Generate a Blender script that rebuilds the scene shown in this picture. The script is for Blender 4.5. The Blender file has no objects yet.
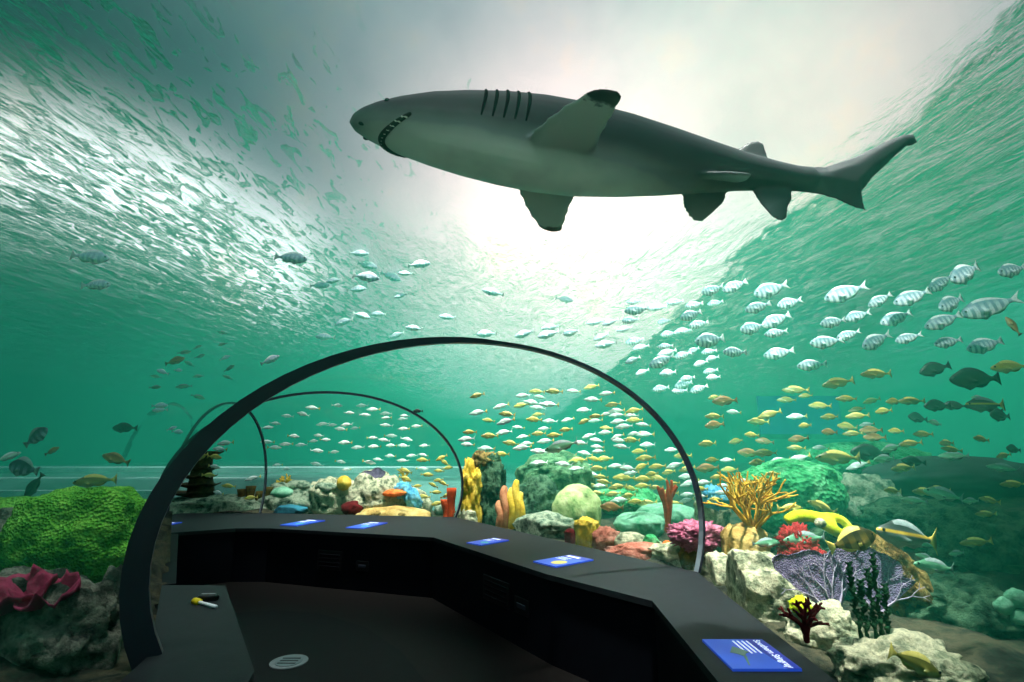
import bpy, bmesh, math, random
import numpy as np
from mathutils import Vector, Matrix, noise
random.seed(7)
C = bpy.context.scene.collection
S = bpy.context.scene
PI = math.pi

# ------------------------------------------------------------------ camera model
F_PX, EYE = 500.0, 1.7
TH = math.atan(114 / 500)
CT, ST = math.cos(TH), math.sin(TH)

def ray(px, py):
    rx = (px - 512) / F_PX; ry = (341 - py) / F_PX
    return Vector((rx, CT - ry * ST, ST + ry * CT))

def at(px, py, Y):                                   # point on the sight line at depth Y
    r = ray(px, py); r = r * (Y / r.y)
    return Vector((r.x, r.y, r.z + EYE))

def onz(px, py, z):
    r = ray(px, py); r = r * ((z - EYE) / r.z)
    return Vector((r.x, r.y, z))

def ppm(px, py, Y):                                  # metres per pixel there
    r = ray(px, py)
    return Y / r.y / F_PX

cam_d = bpy.data.cameras.new('camera'); cam = bpy.data.objects.new('camera', cam_d); C.objects.link(cam)
cam.location = (0, 0, EYE); cam.rotation_euler = (PI / 2 + TH, 0, 0)
cam_d.sensor_width = 36; cam_d.lens = F_PX / 1024 * 36; cam_d.clip_start = 0.02; cam_d.clip_end = 200
S.camera = cam

# ------------------------------------------------------------------ materials
def lin(h):
    h = h.lstrip('#')
    v = [int(h[i:i + 2], 16) / 255 for i in (0, 2, 4)]
    return tuple(((c + .055) / 1.055) ** 2.4 if c > .04045 else c / 12.92 for c in v) + (1,)

def newmat(name):
    m = bpy.data.materials.new(name); m.use_nodes = True
    nt = m.node_tree; nt.nodes.clear()
    out = nt.nodes.new('ShaderNodeOutputMaterial')
    return m, nt, out

def N(nt, typ, **kw):
    n = nt.nodes.new(typ)
    for k, v in kw.items():
        if k.startswith('i_'):
            n.inputs[k[2:].replace('_', ' ')].default_value = v
        else:
            setattr(n, k, v)
    return n

def ramp(nt, fac, stops):
    r = nt.nodes.new('ShaderNodeValToRGB'); e = r.color_ramp.elements
    while len(e) < len(stops): e.new(.5)
    for k, (p, c) in enumerate(stops):
        e[k].position = p; e[k].color = c if len(c) == 4 else tuple(c) + (1,)
    nt.links.new(fac, r.inputs[0]); return r.outputs[0]

def mth(nt, op, a, b=None, clamp=False):
    n = nt.nodes.new('ShaderNodeMath'); n.operation = op; n.use_clamp = clamp
    for i, v in enumerate((a, b)):
        if v is None: continue
        if hasattr(v, 'is_linked') or hasattr(v, 'links'): nt.links.new(v, n.inputs[i])
        else: n.inputs[i].default_value = v
    return n.outputs[0]

def pmat(name, cols, scale=4, rough=.75, bump=.4, bscale=14, kind='noise', spec=.25, metallic=0, bdist=.05, detail=6, emit=None):
    """mottled procedural material; kind picks the texture that drives the relief"""
    m, nt, out = newmat(name)
    tc = N(nt, 'ShaderNodeTexCoord').outputs['Object']
    b = N(nt, 'ShaderNodeBsdfPrincipled', i_Roughness=rough, i_Metallic=metallic)
    b.inputs['Specular IOR Level'].default_value = spec
    nz = N(nt, 'ShaderNodeTexNoise', i_Scale=scale, i_Detail=detail, i_Roughness=.65); nt.links.new(tc, nz.inputs['Vector'])
    cs = [lin(c) for c in cols]
    if len(cs) == 1: b.inputs['Base Color'].default_value = cs[0]
    else:
        st = [(.32 + .36 * k / (len(cs) - 1), c) for k, c in enumerate(cs)]
        nt.links.new(ramp(nt, nz.outputs[0], st), b.inputs['Base Color'])
    if bump:
        if kind == 'voronoi':
            t = N(nt, 'ShaderNodeTexVoronoi', i_Scale=bscale); o = t.outputs['Distance']
        elif kind == 'brain':
            t = N(nt, 'ShaderNodeTexNoise', i_Scale=bscale, i_Detail=1.5, i_Distortion=1.2)
            o = mth(nt, 'PINGPONG', mth(nt, 'MULTIPLY', t.outputs[0], 6.0), .5)
        elif kind == 'wave':
            t = N(nt, 'ShaderNodeTexWave', i_Scale=bscale, i_Distortion=3.0, i_Detail=2.0); o = t.outputs['Fac']
        else:
            t = N(nt, 'ShaderNodeTexNoise', i_Scale=bscale, i_Detail=8, i_Roughness=.7); o = t.outputs[0]
        nt.links.new(tc, t.inputs['Vector'])
        bp = N(nt, 'ShaderNodeBump', i_Strength=bump, i_Distance=bdist)
        nt.links.new(o, bp.inputs['Height']); nt.links.new(bp.outputs[0], b.inputs['Normal'])
    nt.links.new(b.outputs[0], out.inputs[0])
    return m

def emat(name, col, strength):
    m, nt, out = newmat(name)
    b = N(nt, 'ShaderNodeBsdfPrincipled', i_Roughness=.35)
    b.inputs['Base Color'].default_value = lin(col)
    b.inputs['Emission Color'].default_value = lin(col); b.inputs['Emission Strength'].default_value = strength
    nt.links.new(b.outputs[0], out.inputs[0]); return m

M = {}
M['ledge'] = pmat('ledge_laminate', ['#12181c', '#1a2024'], 9, .6, .12, 60, spec=.2, bdist=.01)
M['navy'] = pmat('navy_panel', ['#05070e', '#070a12'], 3, .6, .05, 30, spec=.1)
M['rim'] = pmat('black_rim', ['#161c28', '#1e2533'], 3, .38, 0, spec=.5)
M['steel'] = pmat('grey_rim_edge', ['#59626a', '#707a80'], 6, .35, 0, spec=.5)
M['carpet'] = pmat('dark_floor', ['#050404', '#090706'], 20, .6, .1, 90, spec=.12, bdist=.005)
M['walk'] = pmat('walkway_mat', ['#04070a', '#070b0f'], 20, .65, .2, 120, spec=.12, bdist=.004)
M['black'] = pmat('black_plastic', ['#05060a', '#08090c'], 5, .45, 0)
M['grey'] = pmat('grey_plate', ['#70767a', '#8a9094'], 30, .5, 0)
M['white'] = pmat('white_print', ['#e8edf4'], 1, .5, 0)
M['yellowpl'] = pmat('yellow_plastic', ['#d8c21c'], 1, .5, 0)
M['sign'] = emat('sign_blue', '#2348b8', .6)
M['signdk'] = emat('sign_dark_blue', '#12208c', .7)
M['print'] = emat('sign_white_print', '#dfe6ff', .75)
M['fishpic'] = emat('sign_fish_picture', '#58776c', .35)
M['coralpic'] = emat('sign_coral_picture', '#c7b45a', .5)
M['tealpic'] = emat('sign_teal_picture', '#3aa0a0', .5)

# ------------------------------------------------------------------ object helpers
def tag(o, label=None, cat=None, group=None, kind=None):
    if label: o['label'] = label
    if cat: o['category'] = cat
    if group: o['group'] = group
    if kind: o['kind'] = kind
    return o

def mesh_obj(name, verts, faces, mat, parent=None, loc=(0, 0, 0), smooth=True, edges=()):
    me = bpy.data.meshes.new(name)
    me.from_pydata([tuple(v) for v in verts], list(edges), faces); me.update()
    if smooth and faces: me.polygons.foreach_set('use_smooth', [True] * len(me.polygons))
    for mm in (mat if isinstance(mat, (list, tuple)) else [mat]): me.materials.append(mm)
    o = bpy.data.objects.new(name, me); C.objects.link(o); o.location = loc
    if parent: o.parent = parent
    return o

def bm_obj(name, bm, mat, parent=None, loc=(0, 0, 0), smooth=True):
    bmesh.ops.recalc_face_normals(bm, faces=bm.faces)
    me = bpy.data.meshes.new(name); bm.to_mesh(me); bm.free()
    if smooth: me.polygons.foreach_set('use_smooth', [True] * len(me.polygons))
    for mm in (mat if isinstance(mat, (list, tuple)) else [mat]): me.materials.append(mm)
    o = bpy.data.objects.new(name, me); C.objects.link(o); o.location = loc
    if parent: o.parent = parent
    return o

def empty(name, loc, rot=(0, 0, 0)):
    o = bpy.data.objects.new(name, None); C.objects.link(o); o.location = loc; o.rotation_euler = rot
    o.empty_display_size = .1
    return o

def prism(name, poly, z0, z1, mat, parent=None, loc=(0, 0, 0), bevel=0):
    """upright prism over a plan polygon (counter-clockwise)"""
    bm = bmesh.new()
    vs = [bm.verts.new((p[0], p[1], z0)) for p in poly]
    f = bm.faces.new(vs)
    r = bmesh.ops.extrude_face_region(bm, geom=[f])
    for v in r['geom']:
        if isinstance(v, bmesh.types.BMVert): v.co.z = z1
    if bevel: bmesh.ops.bevel(bm, geom=list(bm.edges), offset=bevel, segments=2, affect='EDGES')
    return bm_obj(name, bm, mat, parent, loc, smooth=False)

def skin(name, verts, edges, radii, mat, parent=None, loc=(0, 0, 0), sub=1):
    o = mesh_obj(name, verts, [], mat, parent, loc, edges=edges)
    md = o.modifiers.new('skin', 'SKIN'); md.use_smooth_shade = True
    sv = o.data.skin_vertices[0].data
    for k, r in enumerate(radii):
        sv[k].radius = (r, r); sv[k].use_root = (k == 0)
    if sub:
        s = o.modifiers.new('sub', 'SUBSURF'); s.levels = sub; s.render_levels = sub
    return o

def fbm(v, sc, oct=4):
    return noise.fractal(Vector(v) * sc, .75, 2.0, oct)

# ------------------------------------------------------------------ tunnel plan
O_R = [(1.20, -2.5), (1.47, 2.55), (1.62, 4.72), (-.94, 8.71), (-4.46, 9.30), (-5.85, 9.26)]
I_R = [(.86, -2.5)] + [tuple(onz(*p, .7).xy) for p in ((725, 682), (654, 600), (550, 574), (434, 537), (270, 528), (236, 528), (164, 533))] + [(-5.9, 7.2)]
LB = (-1.95, -2.5)
O_L = [(-1.5, -2.5), (-1.72, 2.35), (-1.86, 2.86), (-2.76, 4.27)]
I_L = [(-1.08, -2.5), (-1.12, 2.2), (-1.25, 2.65), (-2.29, 4.27)]

def profile(t, sc=1.0, a=2.06, b=1.394, k=.45):
    return a * math.cos(t) * sc, (k + b * math.sin(t)) * sc
T0 = -math.asin(.45 / 1.394)
NP = 48
TS = [T0 + (PI - 2 * T0) * i / NP for i in range(NP + 1)]
# each section: right foot, direction of the section line (right), half-width scale, height scale
def section(foot, phi, sw=1.0, sh=1.0, off=0.0):
    u = Vector((math.cos(phi), math.sin(phi), 0)); x0 = profile(T0)[0] * sw
    cen = Vector((foot[0], foot[1], .7)) - u * x0
    pts = []
    for t in TS:
        a, h = profile(t)
        na, nh = math.cos(t) / 2.06, math.sin(t) / 1.394
        l = math.hypot(na, nh); na /= l; nh /= l
        pts.append(cen + u * (a * sw + na * off) + Vector((0, 0, h * sh + nh * off)))
    return pts, cen, u
PH1 = math.atan2(.4727, .8812)
SEC = [((1.20, -2.5), 0.0, .70, 1.0), ((1.62, 4.72), PH1, 1.0, 1.0), ((-.94, 8.71), math.radians(31), 1.03, 1.045),
       ((-4.46, 9.30), math.radians(75), .46, 1.0), ((-5.75, 9.45), math.radians(84), .42, 1.0)]

def ring_obj(name, k, axial, rad_fn):
    foot, phi, sw, sh = SEC[k]
    inner, cen, u = section(foot, phi, sw, sh, 0)
    ax = Vector((-u.y, u.x, 0))
    vs, fs, mi = [], [], []
    n = len(inner)
    for i, p in enumerate(inner):
        t = TS[i]; na, nh = math.cos(t) / 2.06, math.sin(t) / 1.394; l = math.hypot(na, nh)
        nrm = u * (na / l) + Vector((0, 0, nh / l)); r = rad_fn(i / (n - 1))
        vs += [p - ax * axial / 2 - nrm * .012, p + ax * axial / 2 - nrm * .012, p + ax * axial / 2 + nrm * r, p - ax * axial / 2 + nrm * r]
    for i in range(n - 1):
        for j in range(4):
            a = i * 4 + j; b = i * 4 + (j + 1) % 4
            fs.append((a, b, b + 4, a + 4)); mi.append(1 if j == 0 and rad_fn(i / (n - 1)) < .052 else 0)
    fs += [(3, 2, 1, 0), tuple(range((n - 1) * 4, n * 4))]; mi += [0, 0]
    o = mesh_obj(name, vs, fs, [M['rim'], M['steel']], smooth=False)
    for p, m_ in zip(o.data.polygons, mi): p.material_index = m_
    return tag(o, kind='structure')

ring_obj('trim_1', 1, .05, lambda s: .016 + .105 * max(0, (s - .5) / .5) ** .8)
ring_obj('trim_2', 2, .03, lambda s: .025)
ring_obj('trim_3', 3, .03, lambda s: .025)

# acrylic panes
mg, nt, out = newmat('clear_acrylic')
tr = N(nt, 'ShaderNodeBsdfTransparent'); tr.inputs[0].default_value = (.985, .995, .99, 1)
gl = N(nt, 'ShaderNodeBsdfGlossy', i_Roughness=.03)
lw = N(nt, 'ShaderNodeLayerWeight', i_Blend=.12)
mx = N(nt, 'ShaderNodeMixShader')
nt.links.new(mth(nt, 'MULTIPLY', lw.outputs['Fresnel'], .035, True), mx.inputs[0])
nt.links.new(tr.outputs[0], mx.inputs[1]); nt.links.new(gl.outputs[0], mx.inputs[2]); nt.links.new(mx.outputs[0], out.inputs[0])

def pane(name, k):
    A, _, _ = section(*SEC[k], .0); B, _, _ = section(*SEC[k + 1], .0)
    A2, _, _ = section(*SEC[k], .05); B2, _, _ = section(*SEC[k + 1], .05)
    n = len(A); vs = A + B + B2 + A2; fs = []
    for i in range(n - 1):
        fs.append((i, i + 1, n + i + 1, n + i))
        fs.append((3 * n + i, 2 * n + i, 2 * n + i + 1, 3 * n + i + 1))
        fs.append((n + i, n + i + 1, 2 * n + i + 1, 2 * n + i)); fs.append((i, 3 * n + i, 3 * n + i + 1, i + 1))
    if k == 3: fs.append(tuple(range(n, 2 * n)))
    fs += [(0, n, 2 * n, 3 * n), (n - 1, 4 * n - 1, 3 * n - 1, 2 * n - 1)]
    tag(mesh_obj(name, vs, fs, mg), kind='structure')
for k in range(4): pane('window_%d' % (k + 1), k)

# low walls with their ledges, floor
FLOORP = [(2.2, -2.6), (2.2, 5.2), (-.6, 9.0), (-4.5, 9.4), (-5.9, 9.3), (-6.0, 6.9), (-4.2, 4.6), (-2.6, 2.2), (-2.4, -2.6)]
fl = prism('floor', FLOORP, -.15, 0, M['carpet']); tag(fl, kind='structure')
wr = prism('wall_right', O_R + I_R[::-1], 0, .655, M['navy']); tag(wr, kind='structure')
def grow(I, Opts, d):                                    # let the ledge overhang the wall a little
    out = []
    for p in I:
        q = min(Opts, key=lambda o: (o[0] - p[0]) ** 2 + (o[1] - p[1]) ** 2)
        v = Vector((p[0] - q[0], p[1] - q[1])); v.normalize(); out.append((p[0] + v.x * d, p[1] + v.y * d))
    return out
lr = prism('ledge', O_R + grow(I_R, O_R, .03)[::-1], .655, .70, M['ledge'], wr)
wl = prism('wall_left', (O_L + I_L[::-1])[::-1], 0, .655, M['navy']); tag(wl, kind='structure')
ll = prism('ledge', (O_L + grow(I_L, O_L, .03)[::-1])[::-1], .655, .70, M['ledge'], wl)
LW = [(-2.76, 4.27), (-4.36, 6.76), (-5.5, 5.53), (-7.6, 4.6)]
wi = prism('wall_inner', [(-2.76, 4.27), (-2.68, 4.32), (-4.34, 6.90), (-5.05, 7.06), (-5.95, 7.1), (-5.95, 6.95), (-5.05, 6.92), (-4.42, 6.76)], 0, .70, M['navy']); tag(wi, kind='structure')
# moving walkway insert, curved edge
cur = [onz(*p, .02).xy for p in ((436, 700), (425, 681), (402, 652), (365, 627), (318, 613), (275, 610), (232, 613))]
wkp = [(.55, -2.4), (.5, 2.0)] + [tuple(p) for p in cur] + [(-2.25, 4.3), (-1.2, 2.65), (-1.05, 2.2), (-1.0, -2.4)]
wk = prism('floor_walkway', wkp, 0.0, .02, M['walk']); tag(wk, kind='structure')

# service panels in the low wall
def wall_panel(p0, p1, z0, z1, label, name, slot):
    a = Vector((p0[0], p0[1], 0)); b = Vector((p1[0], p1[1], 0)); d = (b - a); w = d.length
    r = empty(name, ((a + b) / 2).to_tuple()[:2] + ((z0 + z1) / 2,), (0, 0, math.atan2(d.y, d.x)))
    tag(r, label, 'panel', 'service panels in the dark low wall')
    h = z1 - z0
    def box(nm, x0, x1, za, zb, y0, y1, m):
        bm = bmesh.new(); bmesh.ops.create_cube(bm, size=1)
        for v in bm.verts:
            v.co = Vector(((x0 + x1) / 2 + v.co.x * (x1 - x0), (y0 + y1) / 2 + v.co.y * (y1 - y0), (za + zb) / 2 + v.co.z * (zb - za)))
        bmesh.ops.bevel(bm, geom=list(bm.edges), offset=.004, segments=1, affect='EDGES')
        return bm_obj(nm, bm, m, r, smooth=False)
    box('cover', -w / 2, w / 2, -h / 2, h / 2, -.012, .0, M['black'])
    if slot:
        box('slot', -w * .3, w * .3, -h * .15, h * .15, -.018, -.01, M['rim'])
    else:
        for k in range(4): box('louvre', -w * .42, w * .42, -h * .36 + k * h * .2, -h * .28 + k * h * .2, -.02, -.01, M['navy'])
def seg_pt(a, b, t): return (a[0] + (b[0] - a[0]) * t, a[1] + (b[1] - a[1]) * t)
IA, IB, IC, ID = I_R[2], I_R[4], I_R[4], I_R[5]
# wall between corner px654 and px434 passes through px550: two stretches
def on_wall(px, zz):
    r = ray(px, 560); best = None
    for a, b in zip(I_R[1:-1], I_R[2:]):
        ax, ay = a; bx, by = b; den = r.x * (by - ay) - r.y * (bx - ax)
        if abs(den) < 1e-6: continue
        t = (ax * (by - ay) - ay * (bx - ax)) / den; s_ = (ax * r.y - ay * r.x) / -den if False else None
        q = (r.x * t, r.y * t); L2 = (bx - ax) ** 2 + (by - ay) ** 2
        s_ = ((q[0] - ax) * (bx - ax) + (q[1] - ay) * (by - ay)) / L2
        if 0 <= s_ <= 1 and t > 0: best = q
    return best
wall_panel(on_wall(484, 0), on_wall(510, 0), .27, .50, 'dark louvred panel low on the wall under the yellow coral sign', 'service_panel', False)
wall_panel(on_wall(515, 0), on_wall(529, 0), .28, .42, 'small dark box with slot on the low wall beside the louvred panel', 'service_panel', True)
wall_panel(on_wall(318, 0), on_wall(342, 0), .22, .46, 'dark louvred panel on the far low wall under the two far signs', 'service_panel', False)
wall_panel(on_wall(357, 0), on_wall(369, 0), .24, .36, 'small dark slotted box on the far low wall', 'service_panel', True)

# ------------------------------------------------------------------ information signs on the ledges
def flat(name, pts, z0, z1, m, parent): return prism(name, pts, z0, z1, m, parent)
def disc(cx, cy, rx, ry, n=20, a=0):
    return [(cx + rx * math.cos(t) * math.cos(a) - ry * math.sin(t) * math.sin(a), cy + rx * math.cos(t) * math.sin(a) + ry * math.sin(t) * math.cos(a)) for t in [2 * PI * k / n for k in range(n)]]
def text_mesh(name, body, size, m, parent, loc):
    cu = bpy.data.curves.new(name, 'FONT'); cu.body = body; cu.size = size; cu.extrude = .0004; cu.align_x = 'LEFT'; cu.offset = .0006
    t = bpy.data.objects.new(name, cu); C.objects.link(t)
    dg = bpy.context.evaluated_depsgraph_get(); me = bpy.data.meshes.new_from_object(t.evaluated_get(dg))
    bpy.data.objects.remove(t); bpy.data.curves.remove(cu)
    me.materials.clear(); me.materials.append(m)
    o = bpy.data.objects.new(name, me); C.objects.link(o); o.parent = parent; o.location = loc
    return o
def sign(corners, label, title=None, pic='fish', fw=1., fh=1.):
    """corners in pixels: top-left, top-right, bottom-right, bottom-left as one reads it"""
    P = [onz(*p, .70) for p in corners]; c = sum(P, Vector()) / 4
    xdir = ((P[1] - P[0]) + (P[2] - P[3])); w = xdir.length / 2; h = ((P[0] - P[3]) + (P[1] - P[2])).length / 2 * fh; w *= fw
    r = empty('information_sign', c, (0, 0, math.atan2(xdir.y, xdir.x))); tag(r, label, 'sign', 'blue signs along the ledges')
    flat('plate', [(-w / 2, -h / 2), (w / 2, -h / 2), (w / 2, h / 2), (-w / 2, h / 2)], 0, .012, M['sign'], r)
    flat('title_band', [(-w / 2, h * .18), (w / 2, h * .30), (w / 2, h / 2), (-w / 2, h / 2)], .012, .0125, M['signdk'], r)
    if title:
        text_mesh('title', title, h * .155, M['print'], r, (-w * .46, h * .32, .0128))
    else:
        flat('title', [(-w * .42, h * .32), (w * .12, h * .32), (w * .12, h * .41), (-w * .42, h * .41)], .0125, .013, M['print'], r)
    for k in range(4 if title else 3):
        y = h * (.20 - .075 * k); flat('text_line', [(-w * .43, y - h * .014), (w * (.02 - .03 * (k % 2)), y - h * .014), (w * (.02 - .03 * (k % 2)), y + h * .014), (-w * .43, y + h * .014)], .0125, .013, M['print'], r)
    if pic == 'ray':
        body = [(-.24, -.14), (-.15, -.05), (-.04, .03), (.0, -.04), (.10, -.12), (.02, -.19), (-.03, -.28), (-.12, -.22)]
        flat('picture', [(a * w + .02 * w, b * h) for a, b in body], .0125, .0135, M['fishpic'], r)
        flat('picture', [(.10 * w, -.13 * h), (.40 * w, -.21 * h), (.40 * w, -.19 * h), (.10 * w, -.08 * h)][::1], .0125, .0135, M['fishpic'], r)
    elif pic == 'coral':
        flat('picture', disc(w * .14, -h * .20, w * .22, h * .17), .0125, .0135, M['coralpic'], r)
    else:
        flat('picture', [(-.1 * w, -.2 * h), (.1 * w, -.32 * h), (.3 * w, -.22 * h), (.4 * w, -.3 * h), (.4 * w, -.1 * h), (.3 * w, -.18 * h), (.1 * w, -.06 * h)], .0125, .0135, M['tealpic'], r)
sign([(747, 631), (789, 664), (752, 687), (710, 648)], 'nearest blue sign, with a stingray picture, on the right ledge corner', 'Southern Stingray', 'ray', .84, .82)
sign([(556, 552), (584, 559), (570, 571), (544, 566)], 'blue sign with a yellow coral picture, second nearest on the ledge', None, 'coral', .85, .8)
sign([(484, 536), (503, 539), (491, 549), (474, 546)], 'blue sign with a small teal fish picture, below the orange sponge', None, 'fish', .8, .66)
sign([(359, 521), (381, 522), (375, 531), (354, 530)], 'blue sign on the far ledge, the right one of its pair', None, 'fish', .8, .66)
sign([(296, 519), (316, 520), (311, 528), (290, 527)], 'blue sign on the far ledge, the left one of its pair', None, 'fish', .8, .66)
sign([(158, 522), (172, 522), (166, 530), (152, 530)], 'farthest blue sign, peeking out beside the big black rim', None, 'fish', .8, .66)

# yellow-tipped marker and small black clip on the left ledge
pc = onz(206, 606, .70); pa = onz(194, 603, .70); pb = onz(216, 609, .70); dv = pb - pa
mk = empty('marker', pa + Vector((0, 0, .013)), (0, 0, math.atan2(dv.y, dv.x))); tag(mk, 'white stick with a yellow end lying on the left ledge', 'marker')
L_ = dv.length
def rod(nm, x0, x1, r, m, parent, n=10):
    vs = []; fs = []
    for x, rr in ((x0, 0.001), (x0, r), (x1, r), (x1, .001)):
        vs += [(x, rr * math.cos(2 * PI * k / n), rr * math.sin(2 * PI * k / n)) for k in range(n)]
    for j in range(3):
        for k in range(n): fs.append((j * n + k, j * n + (k + 1) % n, (j + 1) * n + (k + 1) % n, (j + 1) * n + k))
    return mesh_obj(nm, vs, fs, m, parent)
rod('barrel', L_ * .25, L_, .011, M['white'], mk); rod('cap', 0, L_ * .25, .022, M['yellowpl'], mk)
q = onz(208, 600, .70)
ck = empty('clip', q); tag(ck, 'small black clip with a grey top lying on the left ledge behind the stick', 'clip')
prism('body', disc(0, 0, .075, .045), 0, .03, M['black'], ck, bevel=.004); prism('lever', [(-.05, -.012), (.05, -.012), (.05, .012), (-.05, .012)], .03, .042, M['grey'], ck)

# round pale plate set in the walkway
q = onz(289, 662, .02)
dc = empty('floor_plate', q); tag(dc, 'round pale grey plate set in the dark walkway floor', 'plate')
R0 = .15
prism('rim', disc(0, 0, R0, R0, 32), 0, .006, M['grey'], dc)
prism('emblem', disc(0, 0, R0 * .74, R0 * .74, 32), .006, .010, M['steel'], dc)
for k in range(3): prism('slot', [(-R0 * .5, (k - 1) * R0 * .35 - .008), (R0 * .5, (k - 1) * R0 * .35 - .008), (R0 * .5, (k - 1) * R0 * .35 + .008), (-R0 * .5, (k - 1) * R0 * .35 + .008)], .010, .012, M['black'], dc)

# ------------------------------------------------------------------ seabed
def sm(a, b, x):
    t = min(1, max(0, (x - a) / (b - a))); return t * t * (3 - 2 * t)
def terrain(x, y):
    z = .60
    z += .55 * sm(-2.0, -4.6, x) * (1 - sm(5, 9, y) * .8)
    z += .50 * sm(10.2, 11.2, y) * (1 - sm(-1.5, 2.5, x))
    z += .95 * sm(3.2, 8.5, x) * (1 - .6 * sm(9, 14, y))
    z += .12 * sm(2.2, 3.4, x) * 0
    n = .16 * fbm((x, y, 3.1), .55) + .05 * fbm((x, y, 7.7), 2.3)
    return z + n * (1 - .8 * sm(10.2, 11.5, y)) - .04
def ground(px, py):
    r = ray(px, py); t = .3
    for k in range(900):
        p = r * t
        if p.z + EYE < terrain(p.x, p.y): break
        t += .02 + t * .002
    return Vector((p.x, p.y, p.z + EYE))
FOOT = [(1.15, -3.2), (1.42, 2.55), (1.56, 4.70), (-.97, 8.64), (-4.5, 9.22), (-5.85, 9.18), (-5.9, 7.05), (-5.05, 7.0), (-4.38, 6.82), (-2.70, 4.30), (-1.80, 2.86), (-1.66, 2.35), (-1.45, -3.2)]
def inside(x, y, P=FOOT):
    c = False; j = len(P) - 1
    for i in range(len(P)):
        if (P[i][1] > y) != (P[j][1] > y) and x < (P[j][0] - P[i][0]) * (y - P[i][1]) / (P[j][1] - P[i][1]) + P[i][0]: c = not c
        j = i
    return c
M['seabed'] = pmat('reef_bed', ['#0c110d', '#2a3028', '#55523f', '#1c221a'], 2.4, .85, .8, 7, spec=.15, bdist=.12)
M['bouncesand'] = pmat('bounce_sand', ['#c8c2ae', '#e6e2d2'], 2, .9, .2, 9, spec=.1, bdist=.03)  # added sand bed behind the viewer, bounces light onto the shark's belly
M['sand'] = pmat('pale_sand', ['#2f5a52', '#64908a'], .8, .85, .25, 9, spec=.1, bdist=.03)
XS = np.concatenate([np.arange(-26, -5, .6), np.arange(-5, 6, .14), np.arange(6, 26.4, .6)])
YS = np.concatenate([np.arange(-6, 0, .5), np.arange(0, 10.5, .14), np.arange(10.5, 20, .6), np.arange(20, 63, 2.0)])
vs = []; fs = []; idx = {}; mi = []
for i, x in enumerate(XS):
    for j, y in enumerate(YS):
        x_, y_ = float(x), float(y); idx[i, j] = len(vs); vs.append((x_, y_, terrain(x_, y_)))
for i in range(len(XS) - 1):
    for j in range(len(YS) - 1):
        cx, cy = float(XS[i] + XS[i + 1]) / 2, float(YS[j] + YS[j + 1]) / 2
        if inside(cx, cy) and cy > -5: continue
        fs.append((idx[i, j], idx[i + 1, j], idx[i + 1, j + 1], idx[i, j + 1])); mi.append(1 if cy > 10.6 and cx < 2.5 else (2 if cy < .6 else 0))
used = set(k for f in fs for k in f)
for k in used:
    x_, y_, z_ = vs[k]
    if y_ > -5 and inside(x_, y_):
        best = None
        for a, b in zip(FOOT, FOOT[1:] + FOOT[:1]):
            ab = Vector(b) - Vector(a); t = max(0, min(1, (Vector((x_, y_)) - Vector(a)).dot(ab) / ab.length_squared)); q = Vector(a) + ab * t
            d = (q - Vector((x_, y_))).length
            if best is None or d < best[0]: best = (d, q)
        vs[k] = (best[1].x, best[1].y, min(z_, .58))
sb = mesh_obj('seabed', vs, fs, [M['seabed'], M['sand'], M['bouncesand']]); tag(sb, kind='structure')
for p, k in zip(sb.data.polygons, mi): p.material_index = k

M['tank'] = pmat('painted_tank_wall', ['#0c6a5e', '#12806c', '#0f6f70'], .35, .8, .1, 3, spec=.1)
def slab(name, x0, x1, y0, y1, z0, z1, m):
    return tag(prism(name, [(x0, y0), (x1, y0), (x1, y1), (x0, y1)], z0, z1, m), kind='structure')
slab('wall_back', -26.4, 26.4, 60.0, 60.4, -.5, 5.9, M['tank'])
slab('wall_west', -26.4, -26.0, -6.4, 60.4, -.5, 5.9, M['tank'])
M['tankbright'] = pmat('brightened_tank_wall', ['#1f9a66', '#2fb87c'], .35, .8, .1, 3, spec=.1)  # brighter copy of the tank wall colour, lifts the green light mirrored at right
slab('wall_east', 26.0, 26.4, -6.4, 60.4, -.5, 5.9, M['tankbright'])
slab('wall_front', -26.4, 26.4, -6.4, -6.0, -.5, 5.9, M['tank'])
# pale bars added far left to draw the light streaks, and the blue viewing window on the right
M['streakbar'] = pmat('light_streak_bar', ['#9fc3c4', '#d8e8e6'], 1.2, .7, .1, 6, spec=.2)
slab('trim_5', -26.0, -.5, 16.0, 17.6, 0, 1.32, M['streakbar'])
slab('trim_6', -26.0, -6.0, 11.7, 12.0, .6, 1.19, M['streakbar'])
slab('trim_7', -26.0, -7.2, 10.5, 10.7, .4, 1.0, M['streakbar'])
M['bluewin'] = emat('blue_window_light', '#1d5fb0', .15)
wq = at(800, 415, 19.9)
wn = slab('window_5', wq.x - 1.6, wq.x + 1.6, 19.9, 20.0, wq.z - .75, wq.z + .75, M['bluewin'])
fr = prism('window_frame', [(wq.x - 1.75, 19.85), (wq.x + 1.75, 19.85), (wq.x + 1.75, 20.0), (wq.x - 1.75, 20.0)], wq.z - .92, wq.z - .75, M['tank'], wn)

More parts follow.
